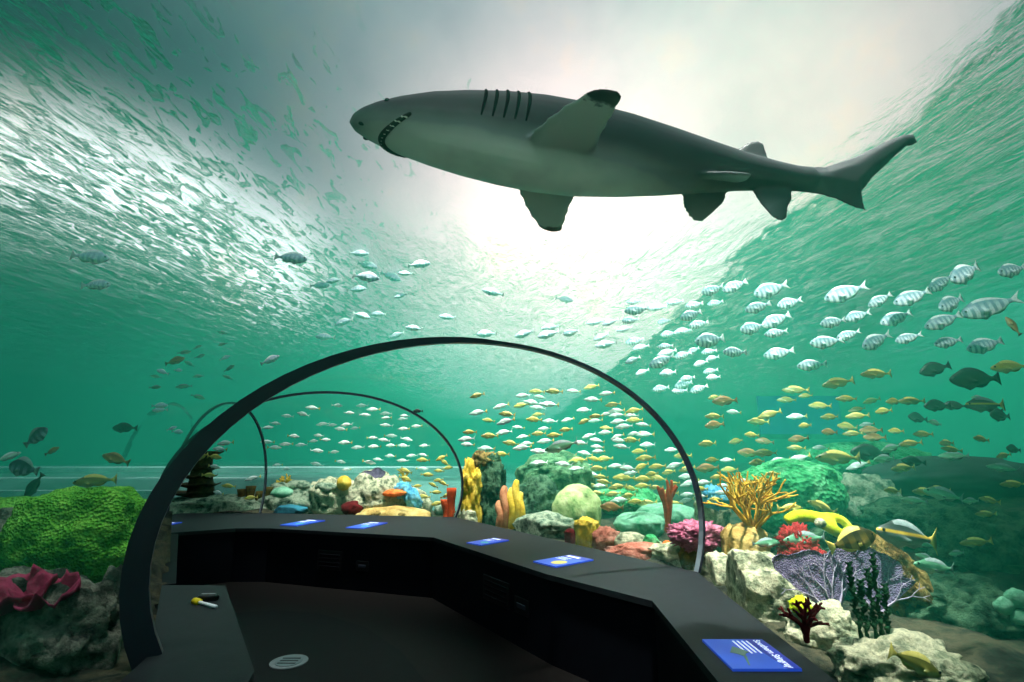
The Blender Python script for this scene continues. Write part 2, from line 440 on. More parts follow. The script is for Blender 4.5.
# ------------------------------------------------------------------ water
WZ = 5.7
m, nt, out = newmat('water_surface')
geo = N(nt, 'ShaderNodeNewGeometry')
mp = N(nt, 'ShaderNodeMapping'); mp.inputs['Scale'].default_value = (1.9, .62, 1)
nt.links.new(geo.outputs['Position'], mp.inputs['Vector'])
n1 = N(nt, 'ShaderNodeTexNoise', i_Scale=1.0, i_Detail=6, i_Roughness=.62, i_Distortion=.8); nt.links.new(mp.outputs[0], n1.inputs['Vector'])
n2 = N(nt, 'ShaderNodeTexNoise', i_Scale=3.2, i_Detail=5, i_Roughness=.6, i_Distortion=1.0); nt.links.new(mp.outputs[0], n2.inputs['Vector'])
hsum = mth(nt, 'ADD', n1.outputs[0], mth(nt, 'MULTIPLY', n2.outputs[0], .35))
bp = N(nt, 'ShaderNodeBump', i_Strength=.8, i_Distance=.30); nt.links.new(hsum, bp.inputs['Height'])
fr1 = N(nt, 'ShaderNodeFresnel', i_IOR=1.028); nt.links.new(bp.outputs[0], fr1.inputs['Normal'])
sx = N(nt, 'ShaderNodeSeparateXYZ'); nt.links.new(geo.outputs['Position'], sx.inputs[0])
def mapr(v, a, b, c=0., d=1., smooth=True):
    n = nt.nodes.new('ShaderNodeMapRange'); n.interpolation_type = 'SMOOTHSTEP' if smooth else 'LINEAR'
    nt.links.new(v, n.inputs[0])
    for k, q_ in zip((1, 2, 3, 4), (a, b, c, d)): n.inputs[k].default_value = q_
    return n.outputs[0]
nn = mth(nt, 'SUBTRACT', n2.outputs[0], .5)
n3 = N(nt, 'ShaderNodeTexNoise', i_Scale=.5, i_Detail=3, i_Roughness=.5); nt.links.new(mp.outputs[0], n3.inputs['Vector'])
nb = mth(nt, 'SUBTRACT', n3.outputs[0], .5)
xr = mth(nt, 'ADD', sx.outputs[0], mth(nt, 'MULTIPLY', nb, 1.6))
fr2 = N(nt, 'ShaderNodeFresnel', i_IOR=1.33); nt.links.new(bp.outputs[0], fr2.inputs['Normal'])
rip = mth(nt, 'MAXIMUM', mapr(sx.outputs[1], 5.5, 12), mth(nt, 'MAXIMUM', mapr(sx.outputs[0], 3.8, 5.0), mapr(sx.outputs[0], -3.4, -5.2)))
nt.links.new(mth(nt, 'ADD', mth(nt, 'MULTIPLY', rip, .62), .12), bp.inputs['Strength'])
gr = mapr(mth(nt, 'ADD', xr, mth(nt, 'MULTIPLY', nn, 1.2)), 4.55, 4.85)               # right: past the overhead window of clear view the surface mirrors the tank
xl = mth(nt, 'MULTIPLY', sx.outputs[0], -1.0)
gl_ = mapr(mth(nt, 'ADD', xl, mth(nt, 'ADD', mth(nt, 'MULTIPLY', nn, 26.0), mth(nt, 'MULTIPLY', nb, 3.0))), 4.7, 5.5)
n4 = N(nt, 'ShaderNodeTexNoise', i_Scale=1.7, i_Detail=5, i_Roughness=.62, i_Distortion=1.6); nt.links.new(mp.outputs[0], n4.inputs['Vector'])
streak = mapr(n4.outputs[0], .50, .66, 1.0, .74)
gr = mth(nt, 'MULTIPLY', gr, streak)
gl_ = mth(nt, 'MULTIPLY', gl_, mapr(n2.outputs[0], .56, .68, 1.0, .35))
side = mth(nt, 'MULTIPLY', mth(nt, 'MAXIMUM', gr, gl_), fr2.outputs[0])
fac = mth(nt, 'MAXIMUM', mth(nt, 'MULTIPLY', fr1.outputs[0], mapr(n4.outputs[0], .48, .66, 1.0, .6)), side, True)
fac = mth(nt, 'MULTIPLY', fac, .97)
tr = N(nt, 'ShaderNodeBsdfTransparent')
gl = N(nt, 'ShaderNodeBsdfGlossy', i_Roughness=.06); gl.inputs['Color'].default_value = (.62, .98, .82, 1)
bp2 = N(nt, 'ShaderNodeBump', i_Strength=.45, i_Distance=.2); nt.links.new(hsum, bp2.inputs['Height']); nt.links.new(bp2.outputs[0], gl.inputs['Normal'])
mx = N(nt, 'ShaderNodeMixShader'); nt.links.new(fac, mx.inputs[0]); nt.links.new(tr.outputs[0], mx.inputs[1]); nt.links.new(gl.outputs[0], mx.inputs[2])
nt.links.new(mx.outputs[0], out.inputs[0]); M['surf'] = m
gx = [-26 + 52 * k / 90 for k in range(91)]; gy = [-6 + 66 * k / 80 for k in range(81)]
vs = [(x, y, WZ + .03 * fbm((x, y, 1.3), .8, 2)) for x in gx for y in gy]
fs = [(i * 81 + j, (i + 1) * 81 + j, (i + 1) * 81 + j + 1, i * 81 + j + 1) for i in range(90) for j in range(80)]
tag(mesh_obj('water_surface', vs, fs, M['surf']), kind='structure')

m, nt, out = newmat('tank_water')
va = N(nt, 'ShaderNodeVolumeAbsorption', i_Density=.050); va.inputs['Color'].default_value = (.12, .97, .82, 1)
vsn = N(nt, 'ShaderNodeVolumeScatter', i_Density=.036, i_Anisotropy=.15); vsn.inputs['Color'].default_value = (.08, .95, .62, 1)
ad = N(nt, 'ShaderNodeAddShader'); nt.links.new(va.outputs[0], ad.inputs[0]); nt.links.new(vsn.outputs[0], ad.inputs[1]); nt.links.new(ad.outputs[0], out.inputs['Volume'])
M['water'] = m
# the water body: a box with the tunnel's air left out of it
bx = [(-25.99, -5.99, -.55), (25.99, -5.99, -.55), (25.99, 59.99, -.55), (-25.99, 59.99, -.55), (-25.99, -5.99, 5.66), (25.99, -5.99, 5.66), (25.99, 59.99, 5.66), (-25.99, 59.99, 5.66)]
bf = [(3, 2, 1, 0), (4, 5, 6, 7), (0, 1, 5, 4), (1, 2, 6, 5), (2, 3, 7, 6), (3, 0, 4, 7)]
vs = list(bx); fs = list(bf); rows = []
for k in range(5):
    P, cen, u = section(*SEC[k], .06)
    row = [Vector((P[0].x, P[0].y, -.3))] + P + [Vector((P[-1].x, P[-1].y, -.3))]
    rows.append(list(range(len(vs), len(vs) + len(row)))); vs += row
for k in range(4):
    A, B = rows[k], rows[k + 1]; n = len(A)
    for i in range(n): fs.append((A[i], B[i], B[(i + 1) % n], A[(i + 1) % n]))
fs.append(tuple(rows[0])); fs.append(tuple(rows[4][::-1]))
# orient the inner shell so that its faces point into the tunnel
me = bpy.data.meshes.new('water'); me.from_pydata([tuple(v) for v in vs], [], fs); me.update()
bm = bmesh.new(); bm.from_mesh(me); bm.faces.ensure_lookup_table()
inn = [f for f in bm.faces if min(v.index for v in f.verts) >= 8]
bmesh.ops.recalc_face_normals(bm, faces=inn)
axis_c = Vector((-.1, 1.0, 1.5))
probe = min(inn, key=lambda f: (f.calc_center_median() - Vector((0, .5, 2.6))).length if f.normal.length > 0 else 9)
if probe.normal.z > 0: bmesh.ops.reverse_faces(bm, faces=inn)
bm.to_mesh(me); bm.free(); me.materials.append(M['water'])
wo = bpy.data.objects.new('water', me); C.objects.link(wo); tag(wo, kind='structure')

# ------------------------------------------------------------------ sky over the tank and the lamps
w = bpy.data.worlds.new('hall_light'); S.world = w; w.use_nodes = True; nt = w.node_tree; nt.nodes.clear()
out = N(nt, 'ShaderNodeOutputWorld'); bg = N(nt, 'ShaderNodeBackground'); nt.links.new(bg.outputs[0], out.inputs[0])
gen = N(nt, 'ShaderNodeTexCoord').outputs['Generated']
col = N(nt, 'ShaderNodeRGB').outputs[0]; col.default_value = (.19, .34, .40, 1)
def lobe(col, px, py, power, color, amt=1.0):
    d = Vector(py) if px is None else ray(px, py).normalized()
    vm = N(nt, 'ShaderNodeVectorMath', operation='DOT_PRODUCT'); nt.links.new(gen, vm.inputs[0]); vm.inputs[1].default_value = d
    p = mth(nt, 'MULTIPLY', mth(nt, 'POWER', mth(nt, 'MAXIMUM', vm.outputs['Value'], 0.0), float(power)), amt, True)
    x = N(nt, 'ShaderNodeMix', data_type='RGBA'); nt.links.new(p, x.inputs[0]); nt.links.new(col, x.inputs[6]); x.inputs[7].default_value = tuple(color) + (1,)
    return x.outputs[2]
col = lobe(col, -60, -40, 7.5, (.006, .022, .04), 1.0)
col = lobe(col, 600, 262, 17, (3.0, 2.1, 1.95), 1.0)
col = lobe(col, 810, 120, 27, (1.2, .86, .80), .9)
for gx_, gy_, gp_ in ((-5, 175, 320), (85, 190, 260), (175, 225, 220), (265, 275, 200)):  # bright spots painted into the sky to show as glints through the ripples
    col = lobe(col, gx_, gy_, gp_, (2.8, 2.7, 2.6), .95)
col = lobe(col, None, (0, 0, 1), 9, (1.4, 1.4, 1.35), 1.0)
cn = N(nt, 'ShaderNodeTexNoise', i_Scale=7.0, i_Detail=5, i_Roughness=.6); nt.links.new(gen, cn.inputs['Vector'])
x = N(nt, 'ShaderNodeMix', data_type='RGBA', blend_type='MULTIPLY'); x.inputs[0].default_value = 1
nt.links.new(col, x.inputs[6]); nt.links.new(ramp(nt, cn.outputs[0], [(.3, (.85, .88, .9)), (.55, (1, 1, 1)), (.7, (1.12, 1.04, .96))]), x.inputs[7])
nt.links.new(x.outputs[2], bg.inputs[0]); bg.inputs[1].default_value = 1.0

def spot(name, loc, aim, power, size, blend=.8, rad=.35, col=(1, .96, .88)):
    d = bpy.data.lights.new(name, 'SPOT'); d.energy = power; d.spot_size = math.radians(size); d.spot_blend = blend; d.shadow_soft_size = rad; d.color = col
    o = bpy.data.objects.new(name, d); C.objects.link(o); o.location = loc
    o.rotation_euler = (Vector(aim) - Vector(loc)).to_track_quat('-Z', 'Y').to_euler(); return o
spot('reef_lamp', (1.4, 1.2, 15.5), (1.9, 4.4, .8), 36000, 15)
spot('reef_lamp', (-1.0, 6.0, 16.0), (-1.2, 9.6, .8), 26000, 30)
spot('reef_lamp', (4.0, 5.5, 16.0), (2.4, 8.0, .8), 22000, 26)
spot('reef_lamp', (-2.0, 1.5, 15.0), (-2.7, 3.4, 1.0), 4200, 13)
spot('reef_lamp', (-7.0, 13, 16.0), (-8, 16, 1.2), 8000, 50)
spot('fish_lamp', (1.0, -6.0, 14), (5.0, 9.5, 4.7), 26000, 30)
spot('reef_lamp', (-1.0, 14, 16.0), (-.5, 16, 1.0), 11000, 50)
spot('shark_fill', (-2.5, -9.0, 9.5), (.5, 2.6, 3.3), 1500, 17)  # added lamp behind the viewer to lift the shark's flank
spot('seabed_fill', (4.6, -2.0, 15), (4.4, -2.2, .7), 14000, 26)  # added lamp, makes the pale sand bounce light onto the shark's belly
spot('seabed_fill', (-4.8, -2.0, 15), (-4.6, -2.2, .7), 14000, 26)  # its added twin on the left, for the same bounce
spot('seabed_fill', (14, 10, 16), (12, 12, .7), 30000, 40)  # added lamp brightening the seabed far to the right
S.view_settings.view_transform = 'Standard'; S.view_settings.look = 'None'; S.view_settings.exposure = 0; S.view_settings.gamma = 1
S.view_settings.use_curve_mapping = False
S.cycles.use_denoising = True
S.cycles.max_bounces = 6; S.cycles.diffuse_bounces = 3; S.cycles.glossy_bounces = 3; S.cycles.transparent_max_bounces = 40; S.cycles.volume_bounces = 2
S.cycles.caustics_reflective = False; S.cycles.caustics_refractive = False
S.cycles.sample_clamp_indirect = 4
#PART3
# ------------------------------------------------------------------ rocks and corals
M['rock_pale'] = pmat('pale_rock', ['#1f2a20', '#8d9478', '#e2dcb8', '#9aa282', '#343f30'], 5, .85, .9, 9, spec=.12, bdist=.10)
M['rock_grey'] = pmat('grey_green_rock', ['#16231d', '#66806c', '#a8b49a', '#5c7560', '#22332a'], 5, .85, .9, 8, spec=.12, bdist=.10)
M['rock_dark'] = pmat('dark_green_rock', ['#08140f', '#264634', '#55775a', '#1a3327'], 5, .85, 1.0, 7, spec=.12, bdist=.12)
M['rock_green'] = pmat('green_rock', ['#0e2a1c', '#3a6a48', '#6f9a70', '#22482f'], 5, .85, 1.0, 8, spec=.12, bdist=.10)
M['rock_brown'] = pmat('brown_rock', ['#1f180e', '#6f5a34', '#b89a58', '#3f331f'], 5, .85, 1.0, 9, spec=.12, bdist=.10)
M['rock_left'] = pmat('mossy_grey_rock', ['#0d1210', '#3c443c', '#8c8f80', '#20282a'], 4.5, .9, 1.0, 6, spec=.1, bdist=.14)
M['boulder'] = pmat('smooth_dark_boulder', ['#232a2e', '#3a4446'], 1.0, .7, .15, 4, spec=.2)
M['green_brain'] = pmat('green_brain_coral', ['#2c7018', '#57a030', '#84c44c'], 6, .85, 1.0, 55, kind='voronoi', spec=.1, bdist=.025)
M['green_mound'] = pmat('green_mound_coral', ['#155a30', '#3a9a5c', '#7cc890'], 5, .8, .9, 16, kind='voronoi', spec=.15, bdist=.05)
M['green_plate'] = pmat('green_plate_coral', ['#4a9a72', '#9fd4b4'], 7, .8, .5, 20, spec=.15)
M['pale_green'] = pmat('pale_green_boulder', ['#5a8448', '#a4b878', '#c9d29a'], 6, .8, .6, 14, spec=.15)
M['maroon'] = pmat('maroon_coral', ['#4a0f24', '#8a2447', '#a43c60'], 5, .7, .4, 22, spec=.2)
M['yellow'] = pmat('yellow_coral', ['#b08a1e', '#e0b83a', '#f0d265'], 6, .7, .5, 30, spec=.2)
M['gold'] = pmat('golden_branch_coral', ['#8a6414', '#c99a2a', '#e8bf4c'], 5, .7, .4, 30, spec=.2)
M['lime'] = pmat('yellow_green_sponge', ['#a8b40e', '#d8e21e', '#eef04a'], 5, .65, .4, 18, spec=.2)
M['orange'] = pmat('orange_sponge', ['#b0441a', '#e2702c', '#f09a4e'], 6, .7, .5, 24, spec=.2)
M['redorange'] = pmat('red_orange_finger_sponge', ['#a83010', '#d8521c'], 6, .7, .5, 28, spec=.2)
M['salmon'] = pmat('salmon_coral', ['#8f4a3c', '#c97a66', '#dca590'], 6, .8, .9, 26, spec=.15)
M['pink'] = pmat('pink_coral', ['#8a3d58', '#c9708e', '#e6a3b4'], 8, .75, .8, 40, spec=.15)
M['red'] = pmat('red_bush_coral', ['#6a1018', '#b02a30', '#d04a48'], 6, .75, .8, 34, spec=.15)
M['darkred'] = pmat('dark_red_coral', ['#3d0c10', '#7a1c20'], 6, .8, .7, 34, spec=.15)
M['purple'] = pmat('purple_fan', ['#5d5270', '#85789a', '#a496b4'], 14, .8, .9, 90, kind='voronoi', spec=.1, bdist=.02)
M['fanrib'] = pmat('fan_rib', ['#9a8ea4', '#b7adc0'], 8, .75, .2, 30, spec=.15)
M['blue'] = pmat('blue_coral', ['#2f86b8', '#6cc6e6', '#a8e2f0'], 6, .75, .8, 26, spec=.2)
M['teal'] = pmat('teal_coral', ['#1b5a6c', '#3a8aa0'], 6, .75, .8, 26, spec=.2)
M['tan'] = pmat('tan_coral', ['#8a6a30', '#c9a862', '#e0c888'], 4, .8, .7, 16, spec=.15)
M['tube'] = pmat('dark_brown_tube', ['#2a2412', '#5a4a22', '#6f6030'], 6, .8, .6, 24, spec=.15)
M['darkplate'] = pmat('dark_plate_coral', ['#16140c', '#3a3018', '#5a4c28'], 5, .8, .7, 18, spec=.15)
M['stalk'] = pmat('dark_green_stalk', ['#0f2418', '#2c5a38', '#1a3a24'], 9, .85, .9, 50, spec=.1)
M['peach'] = pmat('peach_sponge', ['#b06a48', '#d89a70'], 6, .75, .5, 24, spec=.15)

def ico(sub):
    bm = bmesh.new(); bmesh.ops.create_icosphere(bm, subdivisions=sub, radius=1)
    v = [x.co.copy() for x in bm.verts]; f = [tuple(q.index for q in p.verts) for p in bm.faces]; bm.free(); return v, f
ICO = {k: ico(k) for k in (3, 4, 5)}
seed = [0]

OUTP = [(1.30, -3.2), (1.58, 2.55), (1.74, 4.76), (-.86, 8.84), (-4.44, 9.42), (-5.95, 9.6), (-6.1, 6.75), (-5.1, 6.75), (-4.5, 6.7), (-2.92, 4.27), (-2.0, 2.82), (-1.84, 2.35), (-1.64, -3.2)]
def push_out(x, y):
    if not inside(x, y, OUTP): return x, y
    best = None
    for a, b in zip(OUTP, OUTP[1:] + OUTP[:1]):
        ab = Vector(b) - Vector(a); t = max(0, min(1, (Vector((x, y)) - Vector(a)).dot(ab) / ab.length_squared)); q = Vector(a) + ab * t
        d = (q - Vector((x, y))).length
        if best is None or d < best[0]: best = (d, q)
    return best[1].x, best[1].y
def lump(px, py, wpx, hpx, Y, mat, name, label, cat, group=None, sub=4, amp=.22, fr=1.6, deep=.9, hole=0., flat=None, drop=True, parent=None, tilt=0., spike=0., boxy=0.):
    """a rock or massive coral: displaced ball whose underside reaches down into the seabed"""
    seed[0] += 1; sd = seed[0] * 7.31
    c = at(px, py, Y); k = ppm(px, py, Y); rx, rz = wpx * k / 2, hpx * k / 2; ry = rx * deep
    gz = terrain(c.x, c.y) - .12
    if inside(c.x, c.y): gz = .45
    V, Fc = ICO[sub]; out = []
    for v in V:
        d = v.normalized(); b = Vector(d)
        if boxy:
            l = (abs(b.x) ** (2 + boxy) + abs(b.y) ** (2 + boxy) + abs(b.z) ** (2 + boxy)) ** (1 / (2 + boxy)); b = b / l
        n = fbm(d * fr + Vector((sd, sd * .37, -sd)), 1.0, 5); s = 1 + amp * n
        if hole: s -= hole * max(0, noise.noise(d * fr * 3.4 + Vector((sd, 1, 2))) - .12)
        if spike: s += spike * abs(noise.noise(d * 9 + Vector((sd, 4, 1))))
        p = Vector((b.x * rx * s, b.y * ry * s, b.z * rz * s))
        if tilt: p = Matrix.Rotation(tilt, 3, 'Y') @ p
        if drop and p.z < 0:
            q = -p.z / max(rz, 1e-3); need = c.z - gz
            if need > rz: p.z = -q * need; 
        qx, qy = push_out(c.x + p.x, c.y + p.y); p.x, p.y = qx - c.x, qy - c.y
        out.append(p)
    o = mesh_obj(name, out, Fc, mat, parent, c if parent is None else (c - parent.location))
    if parent is None: tag(o, label, cat, group)
    return o

RK = 'rock'; CO = 'coral'; SPG = 'sponge'
# ---- far reef seen through the second pane (left to right)
lump(226, 511, 130, 32, 9.9, M['rock_grey'], 'reef_rock', 'low grey-green rock under the dark plate coral behind the far ledge', RK, deep=.5)
lump(290, 503, 62, 40, 10.1, M['rock_grey'], 'reef_rock', 'lumpy grey-green rock with green plate coral on it, right of the dark tubes', RK, hole=.35)
lump(332, 499, 56, 42, 10.3, M['rock_pale'], 'reef_rock', 'pale lumpy rock under the yellow ball coral', RK, hole=.35)
lump(376, 499, 62, 52, 10.0, M['rock_pale'], 'reef_rock', 'pitted pale rock topped by the little purple fan', RK, hole=.45)
lump(412, 507, 40, 36, 10.1, M['rock_pale'], 'reef_rock', 'pale rubbly rock beneath the light blue coral', RK, hole=.4)
lump(438, 511, 46, 40, 11.2, M['green_plate'], 'reef_rock', 'pale aqua cone-shaped rock left of the second rim foot', RK, amp=.1)
lump(394, 518, 78, 22, 9.35, M['tan'], 'mound_coral', 'low tan mound coral along the far ledge, left of the second rim', CO, deep=.4, amp=.12)
for x, y in ((378, 515), (402, 516)):
    lump(x, y, 15, 8, 9.2, M['rock_brown'], 'crust_coral', 'brown crust patch on the %s of the tan mound coral' % ('left end' if x < 390 else 'middle'), CO, drop=False, sub=3)
lump(282, 493, 22, 12, 9.75, M['green_plate'], 'plate_coral', 'small bright green round coral on rock right of the dark tubes', CO, drop=False, sub=3, amp=.1)
lump(300, 486, 20, 10, 10.0, M['rock_grey'], 'plate_coral', 'pale grey flat coral behind the bright green round coral', CO, drop=False, sub=3)
lump(291, 510, 30, 10, 9.5, M['teal'], 'crust_coral', 'blue-teal low coral just above the far ledge', CO, drop=False, sub=3)
lump(326, 488, 24, 12, 10.0, M['rock_grey'], 'plate_coral', 'flat olive coral left below the yellow ball coral', CO, drop=False, sub=3)
lump(344, 483, 14, 14, 9.9, M['yellow'], 'ball_coral', 'round yellow ball coral on the pale far rocks', CO, drop=False, sub=4, amp=.06, spike=.1)
lump(352, 508, 20, 14, 9.5, M['darkred'], 'crust_coral', 'dark red lump at the foot of the pale far rocks', CO, drop=False, sub=3)
lump(403, 490, 15, 14, 9.7, M['blue'], 'blue_coral', 'light blue bumpy coral, the upper left one of two by the far rocks', CO, drop=False, spike=.5)
lump(413, 500, 14, 24, 9.6, M['blue'], 'blue_coral', 'light blue coral, the taller lower right one of two by the far rocks', CO, drop=False, spike=.4, tilt=-.4)
lump(395, 493, 24, 7, 9.55, M['orange'], 'crust_coral', 'thin orange crust coral left of the light blue corals', CO, drop=False, sub=3)

def fan(px, py, wpx, hpx, Y, mat, name, label, yaw=0., ribs=True, lean=0.):
    """a sea fan: thick lobed blade on a stem with branching ribs, base at the pixel"""
    base = at(px, py, Y); k = ppm(px, py, Y); W, H = wpx * k, hpx * k
    r = empty(name, base, (0, lean, yaw)); tag(r, label, 'coral')
    vs = []; fs = []; nr, na = 12, 64; seed[0] += 1; sd = seed[0] * 3.3
    for side in (-1, 1):
        for i in range(nr + 1):
            for j in range(na + 1):
                a = (j / na - .5) * 2.75; rad = (i / nr)
                lob = 1 + .10 * math.sin(3 * a + sd) + .05 * math.sin(7 * a + sd * 2) + .05 * noise.noise(Vector((a * 4, sd, 0)))
                x = math.sin(a) * rad * W * .52 * lob; z = H * (.08 + .0) + (math.cos(a * .62) * 1.0) * rad * H * .9 * lob - H * .0
                y = .04 * W * math.sin(x / W * 7 + sd) + side * (.006 + .010 * (1 - rad))
                vs.append((x, y, z))
    st = (nr + 1) * (na + 1)
    for s_ in (0, 1):
        for i in range(nr):
            for j in range(na):
                a = s_ * st + i * (na + 1) + j; q = (a, a + 1, a + na + 2, a + na + 1); fs.append(q if s_ else q[::-1])
    for j in range(na):
        a = nr * (na + 1) + j; fs.append((a, a + 1, st + a + 1, st + a))
    for i in range(nr):
        for j in (0, na):
            a = i * (na + 1) + j; fs.append((a, a + na + 1, st + a + na + 1, st + a))
    mesh_obj('blade', vs, fs, mat, r)
    if ribs:
        V, E, R = [Vector((0, -.02, -.06)), Vector((0, -.02, H * .1))], [(0, 1)], [.016, .010]
        def grow_(i, a, ln, d, rr):
            p = V[i]; steps = 3
            for s_ in range(steps):
                a2 = a + random.uniform(-.12, .12); p = p + Vector((math.sin(a2), 0, math.cos(a2))) * ln / steps
                p.y = .04 * W * math.sin(p.x / W * 7 + sd) - .016
                V.append(p.copy()); E.append((i, len(V) - 1)); R.append(rr * (1 - .2 * s_)); i = len(V) - 1
            if d > 0:
                for q in (-1, 1): grow_(i, a + q * random.uniform(.3, .5), ln * .66, d - 1, rr * .6)
        for a in (-.75, -.3, .1, .65): grow_(1, a, H * .34, 3, .007)
        skin('rib', V, E, R, M['fanrib'], r, sub=0)
    return r
fan(372, 486, 26, 17, 9.8, M['purple'], 'sea_fan', 'tiny purple sea fan standing on the pitted pale far rock', ribs=False)

def branches(name, px, py, hpx, Y, mat, label, n=9, spread=.7, depth=2, r0=.03, cat='coral', wob=.25, up=0., base=None, parent=None, sub=1, shrink=.68, kids=2, zoff=0.):
    b = base or at(px, py, Y); H = hpx * ppm(px, py, Y)
    V, E, R = [Vector((0, 0, -.05))], [], [r0 * 1.5]
    V.append(Vector((0, 0, .03))); E.append((0, 1)); R.append(r0 * 1.5)
    def go(i, d, ln, dep, r):
        p = V[i].copy(); st = 3
        for s_ in range(st):
            d = (d + Vector([random.uniform(-wob, wob) for _ in range(3)]) + Vector((0, 0, up))).normalized()
            p = p + d * ln / st; V.append(p.copy()); E.append((i, len(V) - 1)); i = len(V) - 1
            R.append(r * (1 - .12 * s_))
        if dep > 0:
            for q in range(kids):
                dd = (d + Vector([random.uniform(-spread, spread) for _ in range(3)])).normalized()
                if dd.z < .05: dd.z = .1
                go(i, dd, ln * shrink, dep - 1, r * .78)
    tot = sum(shrink ** k for k in range(depth + 1))
    for k in range(n):
        a = 2 * PI * k / n + random.uniform(-.3, .3); t = random.uniform(.15, 1.0) * spread
        d = Vector((math.cos(a) * t, math.sin(a) * t, 1)).normalized()
        go(1, d, H / tot * random.uniform(.8, 1.1), depth, r0)
    o = skin(name, V, E, R, mat, parent, b, sub=sub)
    if parent is None: tag(o, label, cat)
    return o

# dark plate-coral tower at the far left behind the pane
t = empty('plate_coral_tower', at(196, 515, 10.0)); tag(t, 'dark tower of stacked brown plate corals behind the black rim', 'coral')
k = ppm(196, 500, 10)
V, E, R = [Vector((0, 0, -.2)), Vector((.05, 0, .4)), Vector((-.02, 0, .8)), Vector((.05, 0, 1.2))], [(0, 1), (1, 2), (2, 3)], [.34, .26, .2, .14]
skin('trunk', V, E, R, M['darkplate'], t)
for q in range(7):
    z = .22 + q * .15; rr = .42 - .03 * q + random.uniform(-.06, .06); ox = random.uniform(-.12, .12); n = 22
    vs = []; fs = []
    for i in range(5):
        for j in range(n):
            a = 2 * PI * j / n; rad = rr * i / 4 * (1 + .13 * math.sin(3 * a + q) + .08 * math.sin(7 * a + 2 * q)) + .01
            vs.append((ox + rad * math.cos(a), rad * math.sin(a), z + .06 * (i / 4) ** 2 + .015 * math.sin(5 * a)))
    for i in range(5):
        for j in range(n):
            v = vs[i * n + j]; vs.append((v[0], v[1], v[2] - .035 * (1 - .6 * i / 4)))
    for i in range(4):
        for j in range(n):
            a = i * n + j; b = i * n + (j + 1) % n; fs += [(a, a + n, b + n, b), (a + 5 * n, b + 5 * n, b + 6 * n, a + 6 * n)]
    for j in range(n): a = 4 * n + j; b = 4 * n + (j + 1) % n; fs.append((a, a + 5 * n, b + 5 * n, b))
    mesh_obj('plate', vs, fs, M['darkplate'], t)

def tubes(name, px, py, Y, specs, mat, label, cat='sponge'):
    """cluster of open-topped tube sponges; specs: dx px, height px, radius px, lean"""
    b = at(px, py, Y); k = ppm(px, py, Y); r = empty(name, b); tag(r, label, cat)
    for dx, h, rad, lean in specs:
        n, m_ = 14, 8; vs = []; fs = []; h *= k; rad *= k
        for i in range(m_ + 1):
            t_ = i / m_; rr = rad * (.75 + .3 * t_ + .08 * math.sin(9 * t_ + dx))
            for j in range(n):
                a = 2 * PI * j / n; vs.append((dx * k + lean * h * t_ * t_ + rr * math.cos(a), rr * math.sin(a), -.12 + (h + .12) * t_))
        for i in range(m_):                              # the inside of the mouth
            pass
        top = m_ * n
        for d, f_ in ((0, .62), (.5 * rad, .55), (2.0 * rad, .4)):
            for j in range(n):
                a = 2 * PI * j / n; rr = rad * 1.05 * f_; vs.append((dx * k + lean * h + rr * math.cos(a), rr * math.sin(a), h - d))
        for i in range(m_ + 3):
            for j in range(n): a = i * n + j; b_ = i * n + (j + 1) % n; fs.append((a, b_, b_ + n, a + n))
        fs.append(tuple(range((m_ + 3) * n, (m_ + 4) * n))); fs.append(tuple(range(n))[::-1])
        mesh_obj('tube', vs, fs, mat, r)
tubes('tube_sponge', 250, 514, 9.75, [(-9, 24, 4, -.1), (-2, 27, 4.5, 0), (6, 22, 4, .1), (12, 26, 4, .15)], M['tube'], 'cluster of dark brown tube sponges by the thinnest rim', 'sponge')
tubes('tube_sponge', 451, 513, 9.2, [(0, 24, 4.5, 0), (-5, 13, 3.5, -.2)], M['redorange'], 'brick-red tube sponge just left of the second rim foot')
branches('finger_coral', 285, 489, 14, 10.4, M['yellow'], 'row of little yellow finger coral behind the bright green round coral', n=10, spread=1.0, depth=1, r0=.022)
branches('finger_coral', 404, 482, 14, 10.3, M['yellow'], 'small yellow finger coral behind the light blue corals', n=7, spread=.9, depth=1, r0=.02)

# ---- beyond the right pane of the second stretch
p = empty('upright_rock', at(482, 519, 9.1)); tag(p, 'tall upright rock pillar crusted with yellow sponge, right of the second rim', 'rock')
pl = lump(489, 492, 34, 70, 9.15, M['rock_dark'], 'pillar_rock', None, None, amp=.25, hole=.5, deep=1, parent=p, boxy=1.0, fr=2.4, sub=5)
lump(473, 495, 21, 62, 8.98, M['yellow'], 'sponge_crust', None, None, amp=.3, hole=.4, deep=1, parent=p, boxy=1.0, fr=2.4, sub=5)
lump(482, 460, 26, 18, 9.1, M['rock_brown'], 'pillar_top', None, None, amp=.4, hole=.4, drop=False, parent=p)
lump(467, 519, 28, 22, 8.9, M['rock_pale'], 'reef_rock', 'yellowish pale rock at the foot of the tall sponge pillar', RK, hole=.3)
lump(538, 509, 56, 62, 8.5, M['rock_dark'], 'boulder', 'dark green mottled boulder under the round-topped one', RK, hole=.25, sub=5)
lump(556, 474, 74, 44, 9.2, M['rock_green'], 'boulder', 'big round-topped grey-green boulder right of the sponge pillar', RK, amp=.16, hole=.2, sub=5)
lump(577, 511, 50, 52, 8.0, M['pale_green'], 'boulder', 'smooth pale green boulder in front of the round-topped boulder', RK, amp=.08)
lump(545, 526, 66, 26, 7.3, M['rock_grey'], 'reef_rock', 'low grey-green rubble rock right behind the ledge below the boulders', RK, hole=.3)
s1 = empty('hanging_sponge', at(508, 523, 8.0)); tag(s1, 'yellow and peach finger sponge standing between pillar and boulders', 'sponge')
